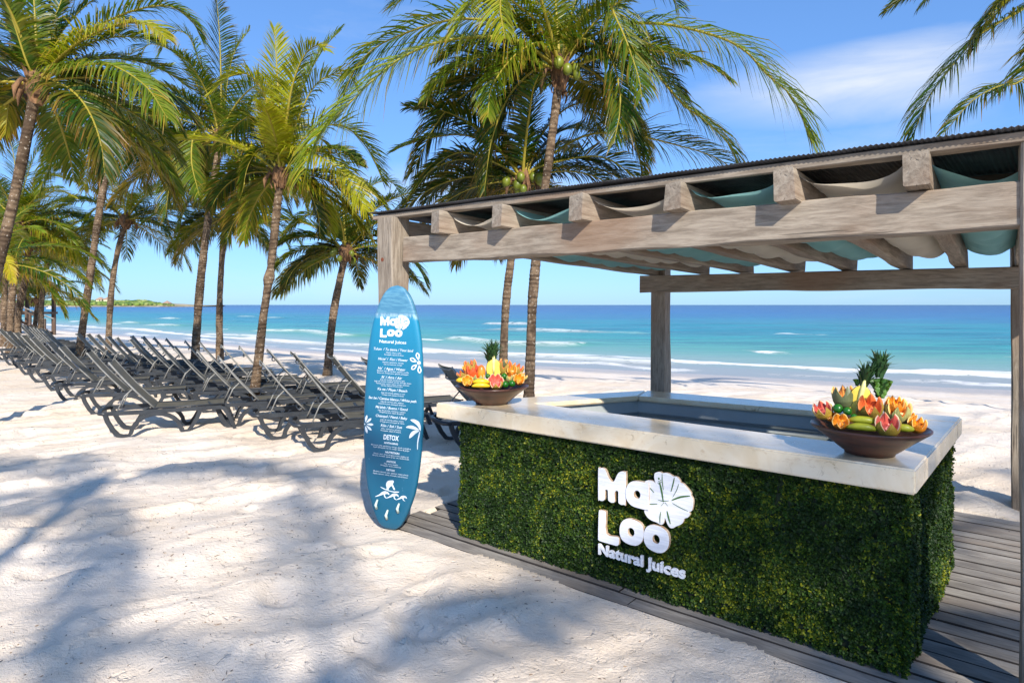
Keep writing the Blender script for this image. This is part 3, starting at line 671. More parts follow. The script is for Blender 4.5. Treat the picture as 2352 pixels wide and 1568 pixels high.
# local frame of the sign: x along the hedge, -y outwards, z up
def sign_part(name, loops, y0, y1):
    Lp = [[to_plane(*p) for p in lp] for lp in loops]; V, Fc, nz_ = curve_mesh(Lp, y0, y1)
    W = np.stack([V[:, 0], -V[:, 2], V[:, 1]], 1)
    return mesh(name, W, Fc, [M['white'], M['wood_edge']], sign, mi=[0 if z > .9 else 1 for z in nz_])
for k, nm, y1 in (('M','letter',.022),('a','letter',.026),('L','letter',.022),('o','letter',.022),('p','letter',.024),('F','hibiscus',.017)):
    o = sign_part(nm, OUT[k], .0, y1); o['label'] = {'M':'whitewashed capital letter M','a':'whitewashed letter a overlapping the flower','L':'whitewashed capital letter L','o':'first whitewashed letter o','p':'second whitewashed letter o','F':'whitewashed hibiscus flower cut-out'}[k]
    if k == 'F': flower = o
def strip(points, w, y, mb):
    P = [np.array(p, float) for p in points]
    if len(P) > 2:
        Q = []
        for i in range(len(P)-1):
            p0 = P[max(i-1, 0)]; p1 = P[i]; p2 = P[i+1]; p3 = P[min(i+2, len(P)-1)]
            for t in (0, .33, .66): Q.append(.5*((2*p1)+(p2-p0)*t+(2*p0-5*p1+4*p2-p3)*t*t+(3*p1-p0-3*p2+p3)*t**3))
        P = Q+[P[-1]]
    n = len(P); V = []
    for i in range(n):
        t = P[min(i+1, n-1)]-P[max(i-1, 0)]; t = t/(np.linalg.norm(t)+1e-9); nn = np.array([-t[1], t[0]]); ww = w*(.35+.65*math.sin(PI*min(1, max(0, (i+.6)/n))))
        V += [P[i]+nn*ww, P[i]-nn*ww]
    mb.add([(v[0], y, v[1]) for v in V], [(2*i, 2*i+1, 2*i+3, 2*i+2) for i in range(n-1)])
mb = Mb(); k0 = to_plane(0, 0); k1 = to_plane(100, 0); sc = .00042
for pts, w in STROKES: strip([to_plane(*p) for p in pts], w*sc*1.35, -.0208, mb)
c = to_plane(817, 346); n = 12; mb.add([(c[0]+.006*math.cos(2*PI*i/n), -.0208, c[1]+.007*math.sin(2*PI*i/n)) for i in range(n)], [tuple(range(n))])
o = mb.obj('petal_vein', M['green_paint'], flower)
# small line of letters
p0 = to_plane(200, 1110); p1 = to_plane(1082, 1338); top = to_plane(205, 1010)
word = 'Natural Juices'; adv = 0; xs = []
Vt, Ft = text_mesh(word, off=.03, extrude=.5); wx = Vt[:, 0].max()-Vt[:, 0].min(); cap = .70
sx = (p1[0]-p0[0])/wx; sz = (top[1]-p0[1])/cap
# split into islands so that each letter is its own part
parent_ = list(range(len(Vt)))
def find(i):
    while parent_[i] != i: parent_[i] = parent_[parent_[i]]; i = parent_[i]
    return i
for f in Ft:
    for q in f[1:]: parent_[find(q)] = find(f[0])
isl = {}
for f in Ft: isl.setdefault(find(f[0]), []).append(f)
bb = sorted([(min(Vt[q][0] for f in fs for q in f), max(Vt[q][0] for f in fs for q in f), fs) for fs in isl.values()], key=lambda x: x[0])
mg = []
for lo, hi, fs in bb:
    if mg and lo < mg[-1][1]-.06: mg[-1] = (mg[-1][0], max(hi, mg[-1][1]), mg[-1][2]+fs)
    else: mg.append((lo, hi, fs))
x0 = Vt[:, 0].min()
for lo, hi, fs in mg:
    ids = sorted({q for f in fs for q in f}); mp_ = {q: i for i, q in enumerate(ids)}
    W = [(p0[0]+(Vt[q][0]-x0)*sx, -(Vt[q][2]*.018+.014), p0[1]+Vt[q][1]*sz) for q in ids]
    mesh('small_letter', W, [tuple(mp_[q] for q in f) for f in fs], M['white'], sign)

# ================================================================== SURFBOARD
BYAW = math.radians(-21)
surf = empty('surfboard_menu', (-1.045, 5.385, .0), 'blue surfboard painted with white juice menu leaning on pergola post', 'surfboard', wb=False)
surf.rotation_euler = (math.radians(-.6), math.radians(1.5), BYAW)
PM = .00292
prof = [(829.6,4),(833,30),(838,47),(848.5,68),(862,87),(880,106),(898,118),(916,129),(945,146),(994,163.6),(1042,173),(1115,182),(1178,186),(1212,187.5),(1250,186.5),(1294.6,183.8),(1335,178),(1376.8,169),(1405,161),(1431.7,151),(1459,134),(1486.6,115),(1514,90),(1530,71),(1540,50),(1546,28),(1548,4)]
ky = np.array([p[0] for p in prof]); kw = np.array([p[1] for p in prof])
tt = np.concatenate([np.linspace(0, .04, 8)[:-1], np.linspace(.04, .94, 44), np.linspace(.94, 1, 10)[1:]]); ys = 829.6+718.4*tt; ws = np.interp(ys, ky, kw)*PM/2/math.cos(BYAW); zs = (1548-ys)*PM
sec = [(-1, 0), (-.985, .6), (-.93, .92), (-.8, 1), (-.4, 1.0), (0, 1.0), (.4, 1.0), (.8, 1), (.93, .92), (.985, .6), (1, 0), (.97, -.5), (.8, -.9), (0, -1), (-.8, -.9), (-.97, -.5)]
V = []; ns = len(sec); TK = .033
for wv_, zz, t_ in zip(ws, zs, tt):
    th = TK*min(1, (wv_/.12))**.6
    for a, b_ in sec: V.append((a*wv_, -(b_*th) if b_ > 0 else -(b_*th), zz))
    for q in range(ns):
        if sec[q][1] >= .9: x_, y_, z_ = V[-ns+q]; V[-ns+q] = (x_, -(TK*.0+th*sec[q][1]), z_)
Fc = [(i*ns+j, i*ns+(j+1) % ns, (i+1)*ns+(j+1) % ns, (i+1)*ns+j) for i in range(len(ws)-1) for j in range(ns)]+[tuple(range(ns))[::-1], tuple((len(ws)-1)*ns+j for j in range(ns))]
bd = mesh('board', V, Fc, M['board'], surf, smooth=True)
bmx = bmesh.new(); bmx.from_mesh(bd.data); bmesh.ops.recalc_face_normals(bmx, faces=bmx.faces); bmx.to_mesh(bd.data); bmx.free()
FY = -TK-.0022
def cxp(y): return 1162-(y-830)*25/718     # centre line of the board in the photo
def bx(px, py): # photo pixel -> board local x,z
    return (px-cxp(py))*PM/math.cos(BYAW), (1548-py)*PM+(px-cxp(py))*PM*.05
def board_text(body, px, py, hpx, wpx=None, off=.0, shear=0, mb=None, space=1.0):
    V, Fc = text_mesh(body, off=off, shear=shear, space=space); V[:, 0] -= (V[:, 0].max()+V[:, 0].min())/2
    s = hpx*PM/.70; sxx = s if wpx is None else wpx*PM/math.cos(BYAW)/(V[:, 0].max()-V[:, 0].min()); x0, z0 = bx(px, py)
    nm = mb if isinstance(mb, str) else 'lettering'
    return mesh(nm, [(x0+v[0]*sxx, FY, z0+v[1]*s) for v in V], Fc, M['print'], surf)
def z1(x, y): return 1020+x/4.127, 800+y/4.127
def z2(x, y): return 1020+x/3.646, 1130+y/3.646
# logo on the board, reusing the outlines of the sign
lx0, lz0 = to_plane(203, 1024); lx1, _ = to_plane(1160, 1024); _, lz1 = to_plane(203, 240)
A_ = bx(*z1(382, 766)); B_ = bx(*z1(770, 496)); C_ = bx(*z1(382, 496))
def logo_pt(p):
    a, b_ = to_plane(*p); return (A_[0]+(a-lx0)/(lx1-lx0)*(B_[0]-A_[0]), A_[1]+(b_-lz0)/(lz1-lz0)*(C_[1]-A_[1]))
mb = Mb()
for i, k in enumerate(['F', 'M', 'a', 'L', 'o', 'p']):
    V, Fc, _ = curve_mesh([[logo_pt(p) for p in lp] for lp in OUT[k]], 0, .001)
    mb.add([(v[0], FY-.0002-v[2]-.0004*(i > 0), v[1]) for v in V], Fc)
mb.obj('logo_print', M['print'], surf)
mb = Mb()
for pts, w in STROKES[1:11]: strip([logo_pt(p) for p in pts], w*.00022+.0012, FY-.0019, mb)
strip([logo_pt(p) for p in STROKES[0][0]], .0026, FY-.0019, mb)
mb.obj('flower_line', M['board'], surf)
board_text('Natural Juices', *z1(549, 824), 9.0, 85, .02, 0, 'lettering')
heads = [('Tulum  / Tu tierra / Your land',555,915,z1,125),("Nicte' /  Flor / Flower",550,1033,z1,94),("Ha'  / Agua / Water",532,1147,z1,87),("Ik' / Aire / Air",535,1252,z1,65),
 ('Ka na / Playa / Beach',540,1400,z1,94),('Sac be / Camino blanco / White path',475,135,z2,151),("Ma'alob / Bueno / Good",468,229,z2,102),('Chaanpal / Nené / Baby',466,323,z2,100),('Kíin / Sol / Sun',465,423,z2,67)]
for s_, x_, y_, zf, w_ in heads: board_text(s_, *zf(x_, y_), 7.4, w_, .012, .22, 'menu_heading')
small = [('Nopal, chaya y piña',560,946,z1,48),('Pineapple, cactus & chaya',563,972,z1,61),('Betabel, zanahoria, naranja',552,1064,z1,66),('Carrot, beetroot, orange',549,1090,z1,57),
 ('Betabel, jugo de naranja, espinaca y piña',548,1172,z1,100),('Beetroot, orange juice, spinach, pineapple',547,1197,z1,98),('Jugo de tomate, zanahoria, apio',543,1276,z1,78),('Jugo de naranja, betabel, perejil, lechuga, limon',544,1300,z1,117),('Tomato juice, carrot, celery, orange, beetroot',542,1326,z1,105),('parsley, lettuce & lemon juice',535,1348,z1,68),
 ('Jugo de naranja, papaya y miel',484,64,z2,75),('Orange juice, papaya & honey',483,86,z2,70),('Jugo de toronja, piña, plátano',474,160,z2,73),('Grapefruit juice, pineapple & banana',472,183,z2,87),('Jugo de toronja, manzana y papaya',468,254,z2,88),('Grapefruit juice, apple & papaya',468,275,z2,77),
 ('Jugo de naranja, piña y melón',472,353,z2,74),('Orange juice, pineapple & melon',473,375,z2,77),('Piña, manzana y plátano',462,449,z2,61),('Pineapple, apple & banana',459,470,z2,64),
 ('Manzana, piña, zanahoria, mango, limón y jengibre',458,634,z2,126),('Apple, pineapple, carrot, mango, lemon & ginger',460,655,z2,115),('Plátano, coco, sirope de agave, avena, vainilla y sal',458,724,z2,110),('Banana, coconut, agave syrup, oat, vanilla & salt',455,745,z2,115),
 ('Piña, limón, betabel',459,822,z2,44),('Pineapple, lemon, beetroot',457,842,z2,64),('Manzana, espinaca, apio, aguacate, menta y limón',455,914,z2,110),('Apple, spinach, celery, avocado, mint & lemon',450,938,z2,110)]
for s_, x_, y_, zf, w_ in small: board_text(s_, *zf(x_, y_), 3.7, w_, .002, .05, 'menu_line')
board_text('DETOX', *z2(462, 556), 14, 49, .03, .1, 'menu_heading')
for s_, x_, y_, w_ in (('ANTIAGING',460,601,44),('NUTRITION',475,701,44),('ANTIOX',461,797,30),('DETOX',456,887,27)): board_text(s_, *z2(x_, y_), 5.2, w_, .03, 0, 'menu_heading')
# drawings: flower outline at right, sun rays at left, palm, surfer, waves
def flat(pts, mb, zf, dy=0): 
    P = [bx(*zf(*p)) for p in pts]; V, Fc, _ = curve_mesh([P], 0, .0008); mesh('drawing', [(v[0], FY-v[2]-dy, v[1]) for v in V], Fc, M['print'], surf)
def ring(pts, hole, mb, zf):
    V, Fc, _ = curve_mesh([[bx(*zf(*p)) for p in pts], [bx(*zf(*p)) for p in hole]], 0, .0008); mesh('drawing', [(v[0], FY-v[2], v[1]) for v in V], Fc, M['print'], surf)
mb = Mb()
def petal(cx_, cy_, ang, r0, r1, w, zf, hollow=True):
    c, s_ = math.cos(ang), math.sin(ang); f = lambda r, t: (cx_+c*r-s_*t, cy_+s_*r+c*t)
    o_ = [f(r0, 0), f(r0+(r1-r0)*.3, w*.7), f(r0+(r1-r0)*.7, w), f(r1, w*.3), f(r1, -w*.3), f(r0+(r1-r0)*.7, -w), f(r0+(r1-r0)*.3, -w*.7)]
    if hollow:
        a, b_ = r0+(r1-r0)*.3, r0+(r1-r0)*.82; h = [f(a, 0), f((a+b_)/2, w*.42), f(b_, w*.25), f(b_, -w*.25), f((a+b_)/2, -w*.42)]; ring(o_, h, mb, zf)
    else: flat(o_, mb, zf)
for a in (-1.75, -2.72, 2.45, 1.5): petal(885, 1055, a, 32, 122, 26, z1)
flat([(885+23*math.cos(k*.6), 1055+23*math.sin(k*.6)) for k in range(10)], mb, z1)
for a in (-1.32, -.72, 0, .68, 1.30): petal(156, 402, a, 22, 98, 13, z2, False)
flat([(154+7*math.cos(k*.8), 402+7*math.sin(k*.8)) for k in range(7)], mb, z2)
flat([(790,440),(770,400),(740,370),(700,345),(684,330),(720,323),(760,335),(785,355),(798,395),(797,430)], mb, z2)
flat([(780,430),(745,405),(700,390),(660,395),(632,412),(660,418),(700,425),(750,432)], mb, z2)
flat([(782,440),(740,435),(700,455),(675,490),(670,525),(700,508),(730,480),(765,455)], mb, z2)
flat([(790,455),(783,500),(770,560),(763,632),(758,632),(758,560),(770,500),(782,455)], mb, z2)
flat([(465,985),(485,985),(492,1000),(480,1020),(485,1035),(497,1060),(506,1080),(490,1082),(478,1060),(468,1045),(455,1050),(440,1065),(430,1085),(445,1098),(425,1098),(408,1092),(398,1095),(410,1070),(402,1040),(410,1010),(430,992)], mb, z2)
flat([(335,1066),(360,1070),(420,1090),(480,1100),(520,1098),(552,1098),(540,1108),(500,1110),(430,1102),(370,1085)], mb, z2)
for (x_, y_, k) in ((355, 1140, 1.0), (470, 1150, .9), (575, 1160, .75)):
    flat([(x_-85*k, y_+38*k), (x_-30*k, y_+5*k), (x_, y_-22*k), (x_+40*k, y_-34*k), (x_+75*k, y_-22*k), (x_+85*k, y_+2*k), (x_+60*k, y_-8*k), (x_+40*k, y_-2*k), (x_+10*k, y_+5*k), (x_-25*k, y_+20*k)], mb, z2)
    flat([(x_+30*k, y_+0*k), (x_+40*k, y_+25*k), (x_+60*k, y_+42*k), (x_+32*k, y_+34*k), (x_+20*k, y_+10*k)], mb, z2)
for x_, y_ in ((301, 1252), (420, 1350), (550, 1268)):
    a = bx(*z2(x_-4, y_+48)); b_ = bx(*z2(x_+4, y_-48)); m = Mb()
    m.tube([(a[0], FY-.006, a[1]), ((a[0]+b_[0])/2, FY-.03, (a[1]+b_[1])/2), (b_[0], FY-.004, b_[1])], [.011, .012, .008], 10); m.obj('fin', M['fin'], surf, True)

# ================================================================== PERGOLA
e = Vector((.799, -.602, 0)); n_ = Vector((.602, .799, 0))
perg = empty('pergola', (1.2, 5.5, 0), 'weathered timber pergola with sloping sheet roof over the juice bar', 'pergola')
def post(c, w, z1_, z0_=-.1):
    o = beam_obj('post', (c.x, c.y, z0_), (c.x, c.y, z1_), w, w, M['wood'], perg, .01, .003, .2, up=n_); return o
cFL = Vector((-1.06, 5.6, 0)); cFR = Vector((2.545, 2.975, 0)); cBL = Vector((1.865, 7.85, 0)); cBR = Vector((4.85, 5.93, 0))
p1 = post(cFL, .2, 2.70); post(cFR, .2, 2.70); post(cBL, .19, 2.48); post(cBR, .19, 2.48)
for c, zz in ((cFL, 2.33),):
    q = c-n_*.1025-e*.03; m = Mb(); m.tube([(q.x, q.y, zz), (q.x-n_.x*.004, q.y-n_.y*.004, zz)], .018, 12); m.obj('wood_plug', M['rust'], perg)
# front beam
a = Vector((-.94, 5.5, 0)); bm0 = a+n_*.07-e*.02; bm1 = cFR-e*.1; bm1 = bm0+e*((bm1-bm0).dot(e))
fb = beam_obj('front_beam', (bm0.x, bm0.y, 2.41), (bm1.x, bm1.y, 2.41), .14, .222, M['wood'], perg, .008, .005, .14)
# back beam
for u_, v_, d_ in ((1503, 655, 7.66),):
    q = at(u_, v_, d_); m = Mb(); m.tube([(q.x, q.y, q.z), (q.x-.02, q.y-.03, q.z)], .022, 10); m.obj('bolt_head', M['metal_dark'], perg)
bb0 = Vector((1.60, 7.74, 0)); bb1 = Vector((4.92, 5.72, 0)); beam_obj('back_beam', (bb0.x, bb0.y, 2.185), (bb1.x, bb1.y, 2.185), .13, .20, M['wood'], perg, .008, .004)
def on_line(u, P, D):  # point of line P + D t seen at column u
    k = (u-CX)/FPX; t = (k*P.y-P.x)/(D.x-k*D.y); return P+D*t
fronts = [1000, 1141.5, 1322, 1544.5, 1799.5, 2100.5]; backs = [1622-14, 1723-15, 1846-17, 1967-18, 2096-20, 2228-22]
lnF = a-n_*.10; bd_ = (bb1-bb0).normalized(); lnB = bb0+Vector((0, .08, 0))
R = [(cFL-n_*.02, Vector((1.865, 7.86, 0)))]
for uf, ub in zip(fronts, backs): R.append((on_line(uf, lnF, e), on_line(ub, lnB, bd_)))
R.append((cFR-n_*.02+Vector((0,0,0)), cBR+Vector((.0,.02,0))))
raft = []
for i, (p, q) in enumerate(R):
    zf = 2.61; zb = 2.375; d = (q-p); q2 = q+d.normalized()*.12
    if i in (0, 7): p = p+d.normalized()*.10; q2 = q-d.normalized()*.09
    pf = Vector((p.x, p.y, zf if i not in (0, 7) else 2.60)); qb = Vector((q2.x, q2.y, zb))
    beam_obj('rafter', pf, qb, .115, .178, M['wood'], perg, .007, .005, .16); raft.append((pf, qb))
# purlins and roof sheet
def roofpt(a_, b_):  # a 0..1 along front, b 0..1 to the back
    f0 = Vector((-1.27, 5.70, 2.722)); f1 = f0+e*5.6; g0 = Vector((1.55, 8.12, 2.50)); g1 = Vector((5.9, 5.5, 2.50)); 
    return (f0*(1-a_)+f1*a_)*(1-b_)+(g0*(1-a_)+g1*a_)*b_
for b_ in (.012, .22, .42, .62, .82, .985):
    p, q = roofpt(0, b_), roofpt(1, b_); beam_obj('purlin', p+Vector((0,0,-.0)), q+Vector((0,0,0)), .09, .045, M['wood_dark'] if b_ > .1 else M['wood'], perg, .004, .003, .3)
nu, nv = 900, 6; V = []; 
for lay in (0, 1):
    for j in range(nv+1):
        for i in range(nu+1):
            p = roofpt(-.004+1.008*i/nu, -.008+1.02*j/nv); cz = .004*math.sin(2*PI*i/4.0)+.006*float(vn(i*.03, j*1.0, 8)); V.append((p.x, p.y, p.z+.036+cz+lay*.003))
i_ = np.arange((nu+1)*(nv+1)).reshape(nv+1, nu+1); off = (nu+1)*(nv+1)
Fq = np.stack([i_[:-1, :-1].ravel(), i_[:-1, 1:].ravel(), i_[1:, 1:].ravel(), i_[1:, :-1].ravel()], 1)
edge = np.stack([i_[0, :-1], i_[0, 1:], i_[0, 1:]+off, i_[0, :-1]+off], 1)
fastmesh('roof_sheet', np.array(V), np.concatenate([Fq[:, ::-1], Fq+off, edge]), M['metal_dark'], perg)
# hanging cloths between the rafters: each a thing of its own
cl_lab = ['short teal shade cloth in the leftmost bay of the pergola roof','narrow cream shade cloth beside the leftmost teal cloth','teal shade cloth sagging in the third bay from the left post','cream shade cloth sagging above the middle of the bar','teal shade cloth with fine folds right of the middle rafter','cream shade cloth sagging beside the rightmost teal cloth','rightmost teal shade cloth bulging beside the right post']
for k in range(7):
    (p0, q0), (p1_, q1_) = raft[k], raft[k+1]; rs = random.Random(k+3)
    mlen = .80+.05*rs.random(); nb_, na_ = 46, 16; V = []
    c0 = (p0+p1_)/2
    en = empty('shade_cloth', ((c0.x+q0.x)/2, (c0.y+q0.y)/2, 2.3), cl_lab[k], 'cloth', 'shade cloths hung between the rafters')
    for j in range(nb_+1):
        b_ = (.03 if k else .08)+mlen*j/nb_
        A_0 = p0.lerp(q0, b_); B_0 = p1_.lerp(q1_, b_); t = (B_0-A_0).normalized(); A_1 = A_0+t*.062; B_1 = B_0-t*.062; W = (B_1-A_1).length
        sag = (.075+.075*math.sin(PI*min(1, max(0, (b_-.02)/.95)))**.8)*min(1, W/.45)
        for i in range(na_+1):
            a_ = i/na_; p = A_1.lerp(B_1, a_); prof_ = 1-(2*a_-1)**2; prof_ = prof_**.75
            fold = .014*math.sin(b_*62+3*math.sin(b_*9+k)+a_*3.5)*prof_+.01*math.sin(b_*31+a_*6+k)*prof_
            V.append((p.x, p.y, p.z+.055-sag*prof_+fold))
    # the free front edge lies in gentle curls
    Fq = [(j*(na_+1)+i, j*(na_+1)+i+1, (j+1)*(na_+1)+i+1, (j+1)*(na_+1)+i) for j in range(nb_) for i in range(na_)]
    n0 = len(V); V2 = [(x_, y_, z_+.002) for x_, y_, z_ in V]; 
    mesh('cloth_sheet', V, Fq, M['teal_cloth'] if k % 2 == 0 else M['cream_cloth'], en, True)
    m = Mb(); A_0 = p0.lerp(q0, .03+mlen); B_0 = p1_.lerp(q1_, .03+mlen)
    m.tube([V[nb_*(na_+1)+i] for i in range(na_+1)], .006, 6); m.obj('hem', M['teal_cloth'] if k % 2 == 0 else M['cream_cloth'], en, True)

# ================================================================== SUN LOUNGERS
def make_lounger():
    root = bpy.data.objects.new('sun_lounger', None); COL.objects.link(root)
    W = .33
    def ribbon(path, w, y, th=.028):   # flat resin bar following a side profile (s, z), width w in profile, thickness th in y
        m = Mb(); P = [Vector((p[0], 0, p[1])) for p in path]; n = len(P); V = []
        for i in range(n):
            t = (P[min(i+1, n-1)]-P[max(i-1, 0)]).normalized(); nn = Vector((-t.z, 0, t.x)); ww = w[i] if isinstance(w, list) else w
            for sy in (-th/2, th/2): V += [P[i]+nn*ww/2+Vector((0, y+sy, 0)), P[i]-nn*ww/2+Vector((0, y+sy, 0))]
        Fc = []
        for i in range(n-1):
            b = i*4; c = b+4; Fc += [(b, b+1, c+1, c), (b+3, b+2, c+2, c+3), (b+2, b, c, c+2), (b+1, b+3, c+3, c+1)]
        Fc += [(0, 2, 3, 1), (4*n-4, 4*n-3, 4*n-1, 4*n-2)]; m.add(V, Fc); return m
    for sy in (-1, 1):
        y = sy*W
        ribbon([(-.03,.345),(.0,.35),(.5,.345),(1.0,.345),(1.50,.345)], .058, y, .035).obj('side_rail', M['plastic'], root)
        arc = [(.63+.33*math.cos(a), .02+.29*math.sin(a)) for a in np.linspace(PI*.97, PI*.03, 13)]
        ribbon([(-.02,.34),(.01,.24),(.07,.12),(.14,.03),(.20,.012),(.27,.012)]+arc[0:]+[(.99,.012),(1.05,.018),(1.11,.1),(1.17,.2),(1.22,.33)], [.058]*4+[.048,.048]+[.055]*13+[.048,.048,.05,.056,.06], y+sy*.012, .052).obj('leg', M['plastic'], root)
        ribbon([(1.49,.345),(1.55,.32),(1.61,.22),(1.66,.10),(1.70,.0)], [.055,.06,.055,.05,.045], y, .045).obj('foot_leg', M['plastic'], root)
    m = Mb(); m.tube([(1.69, -W, .02), (1.69, W, .02)], .02, 6); m.tube([(1.50, -W, .35), (1.50, W, .35)], .022, 6); m.obj('cross_bar', M['plastic'], root)
    m = Mb(); m.tube([(-.02, -W, .345), (-.10, -W*.8, .35), (-.13, 0, .35), (-.10, W*.8, .35), (-.02, W, .345)], [.026, .03, .032, .03, .026], 8); m.obj('head_bow', M['plastic'], root, True)
    m = Mb(); m.tube([(.60, -W, .34), (.60, W, .34)], .015, 6); m.tube([(1.0, -W, .33), (1.0, W, .33)], .015, 6); m.obj('cross_bar', M['tube'], root)
    # seat sling
    V = []; n1, n2 = 12, 4
    for i in range(n1+1):
        for j in range(n2+1):
            x_ = .58+.97*i/n1; y_ = (-1+2*j/n2)*.285; V.append((x_, y_, .385-.012*(1-(2*j/n2-1)**2)-.01*math.sin(PI*i/n1)))
    Fc = [(i*(n2+1)+j, (i+1)*(n2+1)+j, (i+1)*(n2+1)+j+1, i*(n2+1)+j+1) for i in range(n1) for j in range(n2)]
    mesh('seat_sling', V, Fc, M['sling'], root, True)
    for sy in (-1, 1):
        m = Mb(); m.tube([(.58, sy*.29, .385), (1.55, sy*.29, .385)], .013, 6); m.obj('seat_tube', M['plastic'], root, True)
    # backrest
    B0 = Vector((.60, 0, .385)); ang = math.radians(50.5); Lb = .92; d = Vector((-math.cos(ang), 0, math.sin(ang))); nb_ = Vector((math.sin(ang), 0, math.cos(ang)))
    def bp(t, y, o=0): return B0+d*(Lb*t)+nb_*(o)+Vector((0, y, 0))-nb_*.018*math.sin(PI*t)
    for sy in (-1, 1):
        m = Mb(); m.tube([bp(t, sy*.285) for t in (0,.2,.4,.6,.8,1)], .013, 6); m.obj('back_tube', M['tube'], root, True)
    V = []; n1, n2 = 10, 4
    for i in range(n1+1):
        for j in range(n2+1): V.append(bp(i/n1*.99, (-1+2*j/n2)*.278, .004-.012*(1-(2*j/n2-1)**2)))
    mesh('back_sling', V, [(i*(n2+1)+j, (i+1)*(n2+1)+j, (i+1)*(n2+1)+j+1, i*(n2+1)+j+1) for i in range(n1) for j in range(n2)], M['sling'], root, True)
    for t0, dp in ((.985, .03), (.80, .05), (.06, .05)):
        m = Mb(); m.tube([bp(t0, -.285), bp(t0-.02, -.2, -dp), bp(t0-.025, 0, -dp*1.2), bp(t0-.02, .2, -dp), bp(t0, .285)], .011, 6); m.obj('back_bow', M['tube'], root, True)
    for sy in (-1, 1):
        k = bp(.45, sy*.25, -.01); m = Mb(); m.tube([k, k+Vector((-.10, 0, -.10)), (.12, sy*.27, .37)], .010, 6); m.obj('support_strut', M['tube'], root, True)
    return root
proto = make_lounger()
LY = math.radians(26)
def top_to_base(u, v, yaw):
    """the near top corner of the backrest is at (u,v); find the ground point of the lounger origin"""
    z = 1.08; g0 = 0.0
    for _ in range(6):
        d = FPX*(EYE-z-g0)/(v-HV); x = (u-CX)/FPX*d; g0 = float(ground_z(np.array([x]), np.array([d]), False)[0])
    lx, ly = .60-.585, -.285; c, s_ = math.cos(yaw), math.sin(yaw)
    return Vector((x-(lx*c-ly*s_), d-(lx*s_+ly*c), g0-.005))
rowA = [(249.5,833),(196.8,811),(135,798),(106,787),(70,778),(46.7,771),(30.6,764.5),(12,761.5),(-6,756)]
rowB = [(698.5,847.5),(603,836),(503,823.5),(451,808.6),(400,800),(363,793),(329.4,784.8),(296,780.5),(264,777),(243.5,773.7),(219.7,770),(197.6,768.4),(174,766.5)]
rowC = [(849.6,827.5),(767,819.6),(676.8,812.3),(620,806.7),(549.6,798.7),(508.8,796),(457.7,788),(423.7,784.8),(379.5,779.6),(352,777),(324,774.5),(298.7,772.7)]
rowD = [(1038,845)]
rowE = [(100,760),(94,757),(85,755),(76,753),(68,751),(60,749),(51,747),(42,745.5)]
rowF = [(12,741),(5,739)]
ordn = ['first','second','third','fourth','fifth','sixth','seventh','eighth','ninth','tenth','eleventh','twelfth','thirteenth']
rows = [(rowA, 'grey sling lounger {} from the front in the near left row on the sand', 'charcoal lounger nearest the camera, its arched side facing the open sand', 'loungers in the near left row'),
        (rowB, 'grey sling lounger {} from the surfboard in the middle row', 'grey sling lounger just left of the surfboard in the middle row', 'loungers in the middle row by the palms'),
        (rowC, 'grey sling lounger {} from the surfboard in the back row nearest the sea', 'grey sling lounger mostly hidden behind the blue surfboard', 'loungers in the back row nearest the sea'),
        (rowD, '', 'pale grey lounger alone between the surfboard and the left fruit bowl', 'loungers in the back row nearest the sea'),
        (rowE, 'distant lounger {} from the right in the packed row by the lookout stairs', 'distant lounger at the right end of the packed row by the lookout stairs', 'packed loungers by the lookout stairs'),
        (rowF, 'dark lounger {} from the right behind the leaning trunks at the left edge', 'dark lounger behind the leaning trunks at the far left edge', 'dark loungers at the far left edge')]
first = True
for pts, lab, lab0, grp in rows:
    for i, (u, v) in enumerate(pts):
        yaw = LY+random.uniform(-.025, .025); p = top_to_base(u, v, yaw)
        o = proto if first else copy_tree(proto); first = False
        o.location = p; o.rotation_euler = (random.uniform(-.012, .012), random.uniform(-.008, .008), yaw)
        tag(o, lab0 if i == 0 else lab.format(ordn[i]), 'sun lounger', grp)

